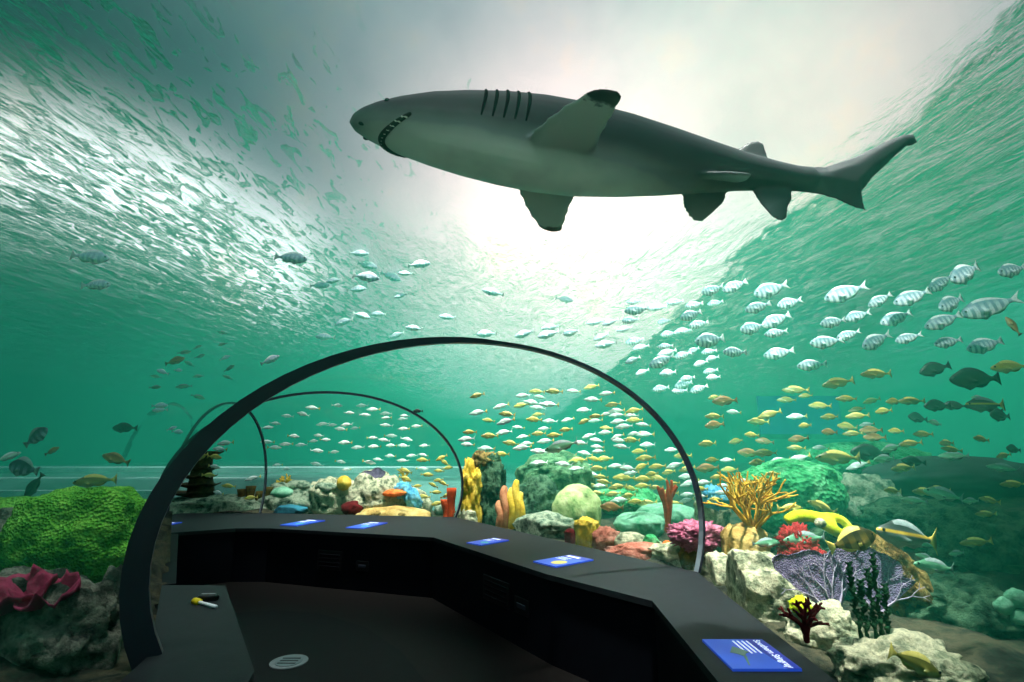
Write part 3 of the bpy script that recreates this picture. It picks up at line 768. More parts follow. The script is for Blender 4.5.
for nm, dx, h, mt in (('finger', 8, 42, 'yellow'), ('finger', 3, 34, 'yellow'), ('finger', -4, 36, 'peach'), ('finger', -9, 22, 'peach'), ('finger', 12, 30, 'yellow')):
    kk = ppm(508, 505, 8.0); z1 = h * kk
    skin(nm, [Vector((dx * kk, 0, -.1)), Vector((dx * kk + .03, -.05, z1 * .4)), Vector((dx * kk - .02, 0, z1 * .75)), Vector((dx * kk + .02, .02, z1))], [(0, 1), (1, 2), (2, 3)], [.075, .06, .07, .045], M[mt], s1)
lump(587, 525, 20, 13, 6.9, M['yellow'], 'crust_coral', 'small yellow-orange knobbly coral behind the second nearest sign', CO, spike=.6, sub=4)
lump(570, 533, 10, 8, 6.6, M['darkred'], 'crust_coral', 'tiny dark red coral on the left of the yellow-orange knobbly one', CO, spike=.4, sub=3)
lump(606, 539, 26, 20, 6.4, M['salmon'], 'knob_coral', 'rounded salmon pink coral above the second nearest sign', CO, spike=.35)
lump(640, 552, 62, 15, 5.9, M['salmon'], 'crust_coral', 'long low salmon coral strip along the ledge edge', CO, spike=.4, deep=.4)
lump(631, 541, 34, 18, 6.3, M['rock_pale'], 'reef_rock', 'small pale rounded rock behind the salmon coral strip', RK, amp=.1)
lump(651, 542, 16, 15, 6.1, M['green_mound'], 'knob_coral', 'small dark green knob coral left of the orange ball', CO, amp=.1)
lump(668, 547, 12, 12, 5.8, M['orange'], 'ball_coral', 'small orange ball coral by the foot of the big rim', CO, amp=.06, spike=.15)
lump(680, 553, 56, 20, 5.6, M['rock_pale'], 'reef_rock', 'pale rubble rock behind the foot of the big rim', RK, hole=.3)
lump(640, 523, 50, 22, 7.6, M['green_plate'], 'table_coral', 'flat pale green table coral behind the pale rounded rock', CO, amp=.12)
lump(667, 515, 60, 24, 8.6, M['green_plate'], 'table_coral', 'flat green table coral behind the orange finger sponge', CO, amp=.12)
lump(628, 500, 64, 24, 9.6, M['green_mound'], 'mound_coral', 'hazy green mound right behind the pale green boulder', CO, amp=.2)
branches('finger_sponge', 668, 530, 46, 6.6, M['redorange'], 'upright red-orange finger sponge standing left of the pink coral', n=5, spread=.42, depth=1, r0=.032, cat='sponge', wob=.08, up=.12, kids=2, shrink=.9)
lump(693, 556, 26, 30, 5.35, M['tube'], 'coral_stump', 'dark brown stump under the pink coral', RK, hole=.3)
lump(697, 535, 46, 22, 5.3, M['pink'], 'tuft_coral', 'fluffy pink coral cushion crossing the foot of the big rim', CO, spike=.7, sub=5, drop=False)

# ---- right of the big rim
lump(790, 492, 104, 64, 7.4, M['green_mound'], 'mound_coral', 'large round green star coral mound behind the golden branch coral', CO, amp=.12, sub=5)
lump(712, 505, 34, 22, 6.8, M['rock_pale'], 'reef_rock', 'pale rock under the blue coral right of the big rim', RK, hole=.3)
lump(717, 498, 26, 20, 6.4, M['blue'], 'blue_coral', 'bright blue knobbly coral right of the big rim', CO, spike=.6, drop=False)
t = lump(745, 546, 46, 46, 5.0, M['tan'], 'vase_sponge', 'tan vase-shaped sponge carrying the golden branch coral', SPG, amp=.16, hole=.4)
branches('branch_coral', 754, 536, 68, 4.95, M['gold'], 'golden branching coral bush on a tan vase sponge', n=24, spread=.95, depth=2, r0=.014, wob=.2, kids=2, up=.04)
lump(786, 560, 40, 50, 5.1, M['rock_dark'], 'reef_rock', 'dark rock between the vase sponge and the red coral', RK, hole=.4)
lump(833, 555, 80, 50, 5.0, M['rock_dark'], 'reef_rock', 'dark rock behind the purple sea fan', RK, hole=.3)
# yellow-green draped sponge
r = empty('sheet_sponge', at(815, 524, 4.8)); tag(r, 'bright yellow-green sheet sponge with a pale hole, draped over dark rock', 'sponge')
kk = ppm(815, 524, 4.8)
V = [Vector(q) * kk for q in ((-30, 0, 3), (-18, -1, 8), (-4, -2, 8), (8, -6, 3), (14, -8, -6), (24, -6, -10), (33, -2, -4), (28, 0, 4), (16, 0, 7))]
skin('sheet', V, [(0, 1), (1, 2), (2, 3), (3, 4), (4, 5), (5, 6), (6, 7), (7, 8), (8, 3)], [.045, .06, .055, .06, .05, .05, .045, .04, .045], M['lime'], r)
lump(820, 523, 11, 10, 4.65, M['rock_pale'], 'pale_knob', None, None, amp=.08, parent=r, drop=False, sub=3)
# red bushy corals
for x, y, w_, h_ in ((797, 545, 30, 32), (806, 562, 34, 28), (788, 580, 30, 26)):
    lump(x, y, w_, h_, 4.55 - (y - 545) * .006, M['red'], 'bush_coral', 'bushy red coral, %s of three beside the purple sea fan' % {545: 'the top one', 562: 'the middle one', 580: 'the lowest one'}[y], CO, spike=.7, sub=5, amp=.3, drop=False)
fan(832, 624, 92, 76, 3.75, M['purple'], 'sea_fan', 'big purple sea fan with pale ribs in front of the red coral', yaw=.15, lean=-.05)
fan(878, 622, 62, 66, 3.95, M['purple'], 'sea_fan', 'smaller purple sea fan behind the dark green stalks', yaw=-.35, lean=.12)
lump(895, 580, 46, 100, 4.35, M['rock_brown'], 'reef_rock', 'tall yellow-brown rock ridge right of the purple sea fans', RK, hole=.35, sub=5, tilt=-.55, deep=1.2)
lump(765, 596, 118, 72, 4.1, M['rock_pale'], 'reef_rock', 'big pale cream rock beside the ledge, below the golden branch coral', RK, hole=.25, sub=5, amp=.2, deep=.55, tilt=.42)
lump(822, 632, 72, 56, 3.55, M['rock_pale'], 'reef_rock', 'pale rock holding the dark red coral, in front of the sea fan', RK, hole=.3, sub=5, deep=.7)
lump(900, 670, 130, 62, 3.05, M['rock_pale'], 'reef_rock', 'pale grey rock along the bottom edge under the dark green stalks', RK, hole=.3, sub=5, deep=.7)
lump(722, 577, 52, 44, 4.75, M['rock_pale'], 'reef_rock', 'cream rock right at the foot of the big rim, below the pink coral', RK, hole=.3)
branches('twig_coral', 806, 634, 30, 3.1, M['darkred'], 'small dark red twiggy coral on the pale rock near the ledge', n=9, spread=1.2, depth=2, r0=.012, wob=.3)
lump(801, 606, 18, 16, 3.5, M['lime'], 'crust_coral', 'little yellow-green coral between pale rock and purple fan', CO, spike=.5, drop=False)
r = empty('stalk_plant', at(874, 640, 3.05)); tag(r, 'clump of dark green upright stalks in front of the sea fans', 'plant')
kk = ppm(874, 640, 3.05)
for dx, h, ln in ((-12, 86, -.05), (-6, 66, .0), (2, 78, .03), (8, 96, .04), (14, 60, .1)):
    n = 14; V = [Vector((dx * kk, 0, -.08))]; E = []; R = [.008]; hh = h * kk * .82
    for i in range(1, n + 1):
        z = hh * i / n; V.append(Vector((dx * kk + ln * z + .006 * math.sin(i * 1.9), .01 * math.sin(i * 1.3 + dx), z))); E.append((len(V) - 2 if i == 1 else prev, len(V) - 1)); prev = len(V) - 1; R.append(.006 + .004 * (i % 2))
        if i > 2:
            for sgn in (-1, 1):
                V.append(V[prev] + Vector((sgn * .025, .01 * sgn, .012))); E.append((prev, len(V) - 1)); R.append(.004)
    skin('stalk', V, E, R, M['stalk'], r, sub=0)
# the dim right-hand slope
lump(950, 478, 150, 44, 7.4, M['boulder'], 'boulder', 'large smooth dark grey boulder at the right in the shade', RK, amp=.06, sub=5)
lump(860, 462, 120, 40, 10.5, M['green_mound'], 'mound_coral', 'wide hazy green mound beyond the big star coral mound', CO, amp=.18)
lump(862, 505, 70, 60, 7.2, M['rock_grey'], 'reef_rock', 'grey-green rock right of the large star coral mound', RK, hole=.3)
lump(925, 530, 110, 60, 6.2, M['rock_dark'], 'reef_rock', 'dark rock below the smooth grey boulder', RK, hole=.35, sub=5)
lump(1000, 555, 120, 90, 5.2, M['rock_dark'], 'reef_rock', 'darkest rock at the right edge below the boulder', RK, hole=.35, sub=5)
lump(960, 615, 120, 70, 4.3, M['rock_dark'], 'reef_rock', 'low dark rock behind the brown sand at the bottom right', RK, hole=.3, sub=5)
lump(965, 672, 120, 46, 3.4, M['rock_brown'], 'reef_rock', 'flat brown rock in the bottom right corner', RK, amp=.1, deep=.8)
r = empty('leaf_coral', at(1012, 622, 3.9)); tag(r, 'pale green lobed coral at the right edge', 'coral')
for dx, dz, w_ in ((-8, 16, 20), (4, 24, 22), (8, 4, 18)):
    kk = ppm(1012, 622, 3.9); o = lump(1012 + dx, 622 - dz, w_, w_ * .8, 3.9, M['green_plate'], 'lobe', None, None, amp=.2, parent=r, drop=False, sub=3, deep=.4)

# ---- left of the tunnel
lump(78, 536, 126, 92, 3.55, M['green_brain'], 'brain_coral', 'huge bright green brain coral on the left rock', CO, amp=.18, sub=5, fr=1.4, drop=False, boxy=1.2, deep=.6, tilt=-.06)
lump(8, 512, 80, 30, 3.9, M['green_brain'], 'brain_coral', 'flat green coral shelf at the left edge, left of the huge brain coral', CO, amp=.15, sub=4, drop=False, deep=.6)
lump(40, 640, 190, 130, 2.9, M['rock_left'], 'reef_rock', 'big mossy grey rock slope at the lower left, below the maroon coral', RK, hole=.4, sub=5, amp=.25, deep=.5)
lump(118, 628, 70, 110, 3.3, M['rock_left'], 'reef_rock', 'grey rock between the left slope and the black rim', RK, hole=.35, sub=5, deep=.6)
lump(50, 575, 150, 60, 3.7, M['rock_left'], 'reef_rock', 'dark rock holding up the huge green brain coral', RK, hole=.4, sub=5, deep=.6)
lump(0, 540, 60, 60, 3.6, M['rock_left'], 'reef_rock', 'dark rock at the left edge under the green shelf', RK, hole=.35)
r = empty('cup_coral', at(34, 598, 2.75), (.45, 0, 0)); tag(r, 'ruffled maroon cup coral on the left rock slope', 'coral')
kk = ppm(34, 602, 2.75)
for cx, R_, ph in ((-14, 30, 0.), (16, 27, 1.7)):
    n, m_ = 40, 9; vs = []; fs = []
    for s_ in (0, 1):
        for i in range(m_ + 1):
            for j in range(n):
                a = 2 * PI * j / n; t_ = i / m_
                rad = (R_ * kk) * t_ * (1 + .10 * math.sin(3 * a + ph) + .10 * t_ * math.sin(7 * a + ph)) + .004
                z = -.02 + R_ * kk * .62 * t_ ** 1.6 + .03 * t_ * math.sin(5 * a + ph) + .02 * t_ * math.sin(9 * a) - s_ * .016
                vs.append((cx * kk + rad * math.cos(a), rad * math.sin(a) * .8, z))
    st = (m_ + 1) * n
    for s_ in (0, 1):
        for i in range(m_):
            for j in range(n):
                a = s_ * st + i * n + j; b_ = s_ * st + i * n + (j + 1) % n; q = (a, b_, b_ + n, a + n); fs.append(q if not s_ else q[::-1])
    for j in range(n): a = m_ * n + j; b_ = m_ * n + (j + 1) % n; fs.append((a, b_, st + b_, st + a))
    fs.append(tuple(st + j for j in range(n))); fs.append(tuple(range(n))[::-1])
    mesh_obj('ruffle', vs, fs, M['maroon'], r)

# rubble behind the ledge
n_ = 0
for a, b, num in (((500, 522), (600, 546), 12), ((600, 546), (690, 566), 10), ((262, 512), (440, 515), 12), ((700, 575), (760, 600), 5)):
    for k_ in range(num):
        t_ = (k_ + random.random()) / num; px_ = a[0] + (b[0] - a[0]) * t_; py_ = a[1] + (b[1] - a[1]) * t_ - random.uniform(3, 12)
        g_ = ground(px_, py_)
        if inside(g_.x, g_.y) or g_.y > 11: continue
        w_ = random.uniform(9, 20)
        lump(px_, py_ - 2, w_, w_ * random.uniform(.5, .8), g_.y, random.choice([M['rock_pale'], M['rock_grey'], M['rock_pale'], M['rock_brown']]), 'rubble_stone', 'small rubble stone among the corals close behind the ledge', 'stone', 'rubble stones behind the ledge', sub=3, amp=.35)
# ------------------------------------------------------------------ fish
def fmat(name, back, side, belly, rough=.35, bars=None, nbars=9, spec=.5, stripe=None):
    """countershaded fish skin in the fish's own length units: x nose 0 to tail 1, z up"""
    m, nt, out = newmat(name); tc = N(nt, 'ShaderNodeTexCoord').outputs['Object']
    s_ = N(nt, 'ShaderNodeSeparateXYZ'); nt.links.new(tc, s_.inputs[0])
    b = N(nt, 'ShaderNodeBsdfPrincipled', i_Roughness=rough); b.inputs['Specular IOR Level'].default_value = spec
    z = mth(nt, 'ADD', mth(nt, 'MULTIPLY', s_.outputs[2], 3.0), .5)
    c = ramp(nt, z, [(.18, lin(belly)), (.48, lin(side)), (.85, lin(back))])
    if bars:
        w_ = N(nt, 'ShaderNodeTexWave', i_Scale=nbars * .314, i_Distortion=1.2, i_Detail=1.0, wave_profile='SIN'); w_.bands_direction = 'X'; nt.links.new(tc, w_.inputs[0])
        x = N(nt, 'ShaderNodeMix', data_type='RGBA'); nt.links.new(mth(nt, 'MULTIPLY', ramp(nt, w_.outputs['Fac'], [(.45, (0, 0, 0)), (.65, (1, 1, 1))]), .75), x.inputs[0]); nt.links.new(c, x.inputs[6]); x.inputs[7].default_value = lin(bars); c = x.outputs[2]
    if stripe:
        f_ = ramp(nt, z, [(.50, (0, 0, 0)), (.55, (1, 1, 1)), (.62, (1, 1, 1)), (.67, (0, 0, 0))])
        x = N(nt, 'ShaderNodeMix', data_type='RGBA'); nt.links.new(f_, x.inputs[0]); nt.links.new(c, x.inputs[6]); x.inputs[7].default_value = lin(stripe); c = x.outputs[2]
    nt.links.new(c, b.inputs['Base Color']); nt.links.new(b.outputs[0], out.inputs[0]); return m
eyeM = pmat('fish_eye', ['#08090a'], 1, .2, 0, spec=.6)
FM = {}
FM['silver'] = fmat('silver_fish_skin', '#8fae9c', '#e2efe6', '#ffffff')
FM['barred'] = fmat('barred_silver_fish_skin', '#7fa0a8', '#dcecf0', '#ffffff', bars='#6f92a6', nbars=8)
FM['pale'] = fmat('pale_lavender_fish_skin', '#c4cfe4', '#eef0fb', '#ffffff', bars='#c4cce2', nbars=7)
FM['olive'] = fmat('olive_yellow_fish_skin', '#4a4c22', '#8f8a3e', '#cfcc92')
FM['tan'] = fmat('tan_fish_skin', '#6a4e28', '#b08a52', '#d8c498')
FM['dark'] = fmat('dark_fish_skin', '#16241e', '#2c4038', '#4a5e54')
FM['violet'] = fmat('violet_grey_fish_skin', '#2a3040', '#5a6478', '#98a2b4', bars='#2c3244', nbars=5)
FM['snap'] = fmat('grey_snapper_skin', '#26302c', '#566460', '#8f9a94', stripe='#c8a83a')
FM['green'] = fmat('green_silver_fish_skin', '#2f6a4a', '#7ab890', '#cfe8d4')
FM['pork'] = fmat('bronze_fish_skin', '#3a300e', '#6e5c22', '#98844a', bars='#1c180a', nbars=4)
FM['yellow'] = fmat('yellow_fish_skin', '#8a8430', '#c8bc58', '#eae6b8')
FF = {'y': pmat('yellow_fin', ['#c8b450', '#dccf7a'], 8, .5, 0), 'w': pmat('pale_fin', ['#cfe0dc', '#f2f8f6'], 8, .5, 0), 'd': pmat('dark_fin', ['#1a2622', '#2c3a34'], 8, .6, 0), 'o': pmat('olive_fin', ['#6a6420', '#9a8c30'], 8, .5, 0), 't': pmat('tan_fin', ['#7a5a30', '#a88450'], 8, .5, 0), 'g': pmat('grey_fin', ['#6a7a78', '#8fa09c'], 8, .5, 0)}

def fish_mesh(key, skinm, finm, depth=.30, width=.13, fork=.55, dors=.07, anal=.05, tail=.16, bend=0., tailfin=None):
    """one continuous body, unit length along +x from nose to tail; fins rise from the body's own ridge lines"""
    prof = [(0, .02), (.03, .30), (.08, .55), (.16, .80), (.26, .96), (.36, 1.0), (.48, .93), (.60, .74), (.70, .52), (.77, .34), (.82, .26), (.86, .25)]
    n = 12; vs = []; fs = []; mi = []
    def ringv(x, hz, wy, dz, az, fx=0.):
        for j in range(n):
            a = 2 * PI * j / n; s_, c_ = math.sin(a), math.cos(a)
            z = s_ * hz; y = c_ * wy
            if j == 3: z += dz
            if j == 9: z -= az
            xx = x + fx * abs(s_) ** 1.5
            vs.append((xx, y + bend * (xx - .35) ** 2 * (1 if xx > .35 else 0), z))
    for x, p in prof:
        d = dors * (math.sin(PI * min(1, max(0, (x - .22) / .56))) ** .5 if .22 < x < .78 else 0)
        a = anal * (math.sin(PI * min(1, max(0, (x - .52) / .25))) ** .5 if .52 < x < .77 else 0)
        v = anal * .9 * (math.sin(PI * min(1, max(0, (x - .28) / .16))) if .28 < x < .44 else 0)
        ringv(x, depth / 2 * p, width / 2 * (p ** .8), d, a + v)
    ringv(.90, depth / 2 * .45, .010, 0, 0, .015); ringv(1.0 - .13 * fork, tail, .004, 0, 0, .13 * fork)
    K = len(prof) + 2
    for i in range(K - 1):
        for j in range(n):
            a = i * n + j; b = i * n + (j + 1) % n; fs.append((a, a + n, b + n, b))
            x = (vs[a][0] + vs[a + n][0]) / 2
            mi.append(2 if i >= len(prof) - 1 else (1 if (j in (2, 3) and .24 < x < .78) or (j in (8, 9) and .5 < x < .78) else (3 if i == 2 and j in (0, 5) and False else 0)))
    fs.append(tuple(range(n))); mi.append(0); fs.append(tuple(range((K - 1) * n, K * n))[::-1]); mi.append(2)
    # pectoral fins grow out of two side faces
    me = bpy.data.meshes.new(key); me.from_pydata(vs, [], fs)
    for mm in (FM[skinm], FF[finm], FF[tailfin or finm], eyeM): me.materials.append(mm)
    me.polygons.foreach_set('material_index', mi); me.polygons.foreach_set('use_smooth', [True] * len(fs))
    bm = bmesh.new(); bm.from_mesh(me); bm.faces.ensure_lookup_table()
    for f, j in [(bm.faces[4 * n + 11], 11), (bm.faces[4 * n + 6], 6)]:
        f2 = bmesh.ops.extrude_discrete_faces(bm, faces=[f])['faces'][0]; sg = 1 if j == 11 else -1
        for v in f2.verts: v.co += Vector((.10, sg * .05, -.03))
        bmesh.ops.scale(bm, vec=(.7, .3, .6), verts=f2.verts, space=Matrix.Translation(-f2.calc_center_median())); f2.material_index = 1
    bmesh.ops.recalc_face_normals(bm, faces=bm.faces); bm.to_mesh(me); bm.free()
    return me
def eye_mesh():
    bm = bmesh.new(); bmesh.ops.create_uvsphere(bm, u_segments=10, v_segments=8, radius=.022); me = bpy.data.meshes.new('eye'); bm.to_mesh(me); bm.free()
    me.materials.append(eyeM); me.polygons.foreach_set('use_smooth', [True] * len(me.polygons)); return me
EYE_ME = eye_mesh()
FME = {
 'silver': fish_mesh('silver_fish', 'silver', 'w', .20, .10, tailfin='y'), 'silverb': fish_mesh('silver_fish', 'silver', 'w', .20, .10, bend=.25, tailfin='w'),
 'barred': fish_mesh('barred_fish', 'barred', 'w', .36, .15, dors=.04, tail=.14), 'barredb': fish_mesh('barred_fish', 'barred', 'w', .36, .15, bend=-.3, tail=.14, dors=.04),
 'pale': fish_mesh('pale_fish', 'pale', 'w', .30, .14), 'olive': fish_mesh('olive_fish', 'olive', 'y', .23, .12), 'oliveb': fish_mesh('olive_fish', 'olive', 'o', .23, .12, bend=.3),
 'tan': fish_mesh('tan_fish', 'tan', 't', .30, .14), 'dark': fish_mesh('dark_fish', 'dark', 'd', .34, .14), 'violet': fish_mesh('violet_fish', 'violet', 'g', .5, .14, dors=.1),
 'snap': fish_mesh('snapper', 'snap', 'g', .30, .15, tail=.2, tailfin='y'), 'green': fish_mesh('green_fish', 'green', 'g', .22, .11, bend=.2), 'pork': fish_mesh('bronze_fish', 'pork', 'y', .42, .15, dors=.09, tail=.16), 'yellow': fish_mesh('yellow_fish', 'yellow', 'y', .24, .12)}
def fish(px, py, Lpx, Y, kind, name, label, group=None, head='l', tilt=0., yaw=None, eyes=True, roll=0.):
    """centre pixel, apparent length in pixels, depth; head towards the left or the right; tilt: degrees nose up"""
    c = at(px, py, Y); yw = math.radians(random.uniform(-20, 20) if yaw is None else yaw)
    L = Lpx * ppm(px, py, Y) / max(.35, math.cos(yw))
    o = bpy.data.objects.new(name, FME[kind]); C.objects.link(o)
    t = math.radians(tilt)
    R = Matrix.Rotation(yw + (0 if head == 'l' else PI), 3, 'Z') @ Matrix.Rotation(t, 3, 'Y') @ Matrix.Rotation(math.radians(roll), 3, 'X')
    o.matrix_world = Matrix.Translation(c - R @ Vector((L * .5, 0, 0))) @ R.to_4x4() @ Matrix.Scale(L, 4)
    tag(o, label, 'fish', group)
    if eyes:
        for s_ in (-1, 1):
            e = bpy.data.objects.new('eye', EYE_ME); C.objects.link(e); e.parent = o; e.location = (.085, s_ * .042, .03)
    return o

# ---- single fish
fish(95, 481, 40, 4.6, 'olive', 'olive_fish', 'olive fish swimming just above the huge green brain coral', head='l', tilt=-5, yaw=8)
fish(116, 459, 28, 5.2, 'tan', 'tan_fish', 'slim tan fish above right of the olive fish near the brain coral', head='l', tilt=16, yaw=5)
fish(125, 428, 24, 8.0, 'dark', 'dark_fish', 'dark slim fish hanging in green water high above the brain coral', head='l', tilt=0, yaw=5)
fish(8, 457, 26, 4.6, 'silver', 'silver_fish', 'pale fish at the left edge, leftmost of the cluster over the green shelf', head='r', tilt=20, yaw=0)
fish(36, 437, 26, 4.8, 'violet', 'violet_grey_fish', 'violet-grey fish slanting up, topmost of the dark cluster at left', head='r', tilt=42, yaw=0)
fish(52, 451, 15, 5.4, 'tan', 'tan_fish', 'small tan fish right of the violet-grey cluster at left', head='r', tilt=30, yaw=0)
fish(24, 468, 32, 4.5, 'violet', 'violet_grey_fish', 'dark violet-grey fish in the middle of the cluster at left', head='l', tilt=12, yaw=0)
fish(34, 486, 28, 4.7, 'dark', 'dark_fish', 'dark fish pointing down, lowest of the cluster above the green shelf', head='l', tilt=-62, yaw=0)
fish(90, 257, 40, 5.8, 'pale', 'pale_fish', 'large pale lavender fish high at left, the upper of two', head='r', tilt=-6, yaw=0)
fish(96, 285, 30, 6.2, 'pale', 'pale_fish', 'pale lavender fish high at left, the lower of two', head='r', tilt=2, yaw=0)
fish(291, 258, 34, 6.4, 'pale', 'pale_fish', 'white fish under the bright surface left below the shark', head='r', tilt=-6, yaw=0)
fish(366, 277, 28, 7.0, 'pale', 'pale_fish', 'white fish below the shark head, right of the other white fish', head='r', tilt=-8, yaw=0)
fish(175, 361, 20, 7.5, 'tan', 'tan_fish', 'small brown fish left above the big black rim', head='r', tilt=18, yaw=0)
fish(270, 360, 20, 7.0, 'pale', 'pale_fish', 'pale fish slanting up just outside the big rim at upper left', head='r', tilt=25, yaw=0)
fish(852, 541, 46, 3.7, 'pork', 'bronze_fish', 'bronze barred fish with a yellow tail above the purple sea fan', head='r', tilt=18, yaw=-12)
fish(907, 536, 70, 3.9, 'snap', 'snapper', 'big grey snapper with a yellow tail right of the bronze fish', head='l', tilt=10, yaw=10)
fish(936, 567, 48, 4.0, 'green', 'slim_green_fish', 'slim green fish below the big grey snapper', head='l', tilt=8, yaw=5)
fish(915, 663, 62, 2.7, 'olive', 'olive_fish', 'yellow-olive fish near the bottom right, below the ridge rock', head='r', tilt=-25, yaw=10)
fish(765, 543, 30, 4.5, 'green', 'slim_green_fish', 'green fish in front of the vase sponge', head='r', tilt=2, yaw=0)
fish(806, 539, 46, 4.45, 'green', 'slim_green_fish', 'slim green fish under the yellow-green sheet sponge', head='l', tilt=-3, yaw=0)
fish(790, 508, 26, 5.2, 'yellow', 'yellow_fish', 'yellow fish left above the sheet sponge', head='r', tilt=0, yaw=0)
fish(822, 507, 30, 5.3, 'olive', 'olive_fish', 'olive fish right above the sheet sponge', head='l', tilt=22, yaw=0)
fish(773, 474, 16, 6.0, 'olive', 'olive_fish', 'small olive fish in front of the star coral mound top', head='l', tilt=0, yaw=0)
fish(725, 401, 26, 6.0, 'tan', 'tan_fish', 'single reddish tan fish right of the big rim', head='l', tilt=-4, yaw=0)
fish(838, 383, 34, 5.6, 'olive', 'olive_fish', 'olive-yellow fish, the left one of two below the barred school', head='l', tilt=-10, yaw=0)
fish(876, 374, 32, 5.6, 'olive', 'olive_fish', 'olive-yellow fish, the right one of two below the barred school', head='l', tilt=-2, yaw=0)
fish(975, 379, 52, 5.4, 'dark', 'dark_fish', 'long dark fish at the right, above the snub grey one', head='l', tilt=-2, yaw=0)
fish(985, 405, 40, 5.4, 'snap', 'snapper', 'grey fish at the right just below the long dark fish', head='l', tilt=0, yaw=0)
fish(935, 369, 34, 6.0, 'dark', 'dark_fish', 'dark stout fish left of the long dark fish', head='l', tilt=-14, yaw=0)
fish(1013, 326, 22, 5.6, 'tan', 'tan_fish', 'brown fish at the right edge beside the barred school', head='l', tilt=60, yaw=0)
fish(1010, 367, 40, 5.2, 'yellow', 'yellow_fish', 'yellow fish cut by the right edge', head='l', tilt=-4, yaw=0)
fish(945, 495, 44, 5.0, 'green', 'slim_green_fish', 'pale green fish in front of the smooth grey boulder', head='l', tilt=12, yaw=0)
fish(925, 492, 26, 5.3, 'olive', 'olive_fish', 'olive fish left of the pale green fish at the grey boulder', head='l', tilt=2, yaw=0)
fish(838, 458, 46, 6.2, 'olive', 'olive_fish', 'large olive fish with dark back over the green mound, the left one', head='l', tilt=0, yaw=0)
fish(870, 453, 40, 6.4, 'dark', 'dark_fish', 'dark olive fish over the green mound, right of the large olive fish', head='l', tilt=3, yaw=0)
fish(562, 446, 36, 6.5, 'green', 'slim_green_fish', 'grey-green fish hovering on top of the round-topped boulder', head='l', tilt=-14, yaw=0)
fish(612, 507, 24, 6.8, 'tan', 'tan_fish', 'pinkish tan fish right of the pale green boulder', head='l', tilt=4, yaw=0)
fish(418, 411, 10, 7.0, 'dark', 'dark_fish', 'tiny dark fish above the second rim', head='l', tilt=0, yaw=0)

# ---- schools
taken = []
def school(n, box, Yr, Lr, kinds, name, label, group, heads='l', tilt=(0, 8), sep=.55, poly=None, eyes=False):
    k = tries = 0
    while k < n and tries < n * 60:
        tries += 1
        x, y = random.uniform(box[0], box[2]), random.uniform(box[1], box[3]); Lp = random.uniform(*Lr)
        if poly and not inside(x, y, poly): continue
        if any(abs(x - q[0]) < (Lp + q[2]) * .5 * sep * 1.3 and abs(y - q[1]) < (Lp + q[2]) * .26 * sep for q in taken): continue
        Y = random.uniform(*Yr)
        if callable(heads): h = heads(x, y)
        else: h = random.choice(heads)
        fish(x, y, Lp, Y, random.choice(kinds), name, label, group, head=h, tilt=random.gauss(*tilt), eyes=eyes); taken.append((x, y, Lp)); k += 1
# explicitly placed barred silver fish, upper right
for x, y, L in ((712, 290, 24), (735, 286, 26), (770, 290, 36), (758, 307, 26), (789, 303, 26), (845, 293, 38), (691, 315, 24), (699, 324, 20), (710, 340, 34), (752, 328, 28), (776, 320, 30), (776, 333, 20), (833, 322, 26), (857, 316, 26), (826, 342, 30), (848, 335, 22), (896, 318, 32), (875, 341, 34), (912, 297, 34), (940, 283, 30), (965, 273, 44), (951, 303, 36), (989, 307, 46), (943, 321, 32), (1012, 270, 34), (779, 353, 26), (948, 342, 26), (908, 338, 24), (662, 361, 26), (735, 352, 24), (637, 310, 24), (812, 365, 26), (985, 345, 36), (880, 300, 24)):
    fish(x, y, L * 1.05, random.uniform(5.2, 7.0), random.choice(('barred', 'barredb')), 'barred_fish', 'silver fish with blue-grey bars in the loose school at upper right', 'barred silver fish at upper right', head='l', tilt=random.gauss(-14, 7)); taken.append((x, y, L))
school(34, (560, 290, 720, 400), (7, 10), (14, 22), ['pale', 'barred'], 'pale_fish', 'whitish fish in the pale school at the right shoulder of the big rim', 'whitish fish by the right shoulder of the rim', 'l', (-12, 7), poly=[(585, 320), (640, 295), (720, 300), (715, 395), (660, 390), (625, 360), (560, 335)])
school(22, (310, 240, 600, 338), (8, 11), (14, 24), ['pale'], 'pale_fish', 'white fish right under the bright surface above the big rim', 'white fish above the rim', 'lr', (-4, 10), poly=[(315, 240), (470, 270), (590, 290), (590, 338), (320, 345)])
school(20, (150, 330, 260, 440), (8, 11), (9, 15), ['green', 'pale'], 'pale_fish', 'faint small fish in the green water left of the big rim', 'faint fish left of the rim', 'lr', (0, 25), poly=[(130, 350), (225, 330), (235, 395), (185, 445), (80, 445), (60, 400)])
school(54, (265, 395, 450, 470), (9.5, 12.5), (10, 15), ['silver', 'silverb'], 'silver_fish', 'small silver fish with yellow tail in the school left of the second rim', 'silver fish seen through the second rim', 'llr', (0, 6), poly=[(262, 425), (330, 398), (400, 410), (440, 440), (450, 480), (265, 480)])
school(16, (405, 455, 450, 505), (9.0, 9.8), (10, 15), ['yellow'], 'yellow_fish', 'small yellow fish bunched against the second rim foot', 'yellow fish by the second rim foot', 'lr', (5, 20))
school(10, (195, 440, 262, 500), (9.2, 9.8), (12, 18), ['silver', 'yellow'], 'yellow_fish', 'small yellowish fish around the dark plate coral tower', 'yellowish fish at the plate coral tower', 'lr', (0, 12))
school(84, (460, 385, 690, 470), (6.8, 10), (13, 20), ['silver', 'silverb', 'silver', 'silverb', 'silver', 'olive', 'yellow'], 'silver_fish', 'silver-yellow fish in the dense school over the boulders behind the big rim', 'silver-yellow fish behind the big rim', 'l', (-2, 8), sep=.45, poly=[(465, 450), (470, 395), (600, 385), (640, 400), (672, 440), (685, 470), (600, 475)])
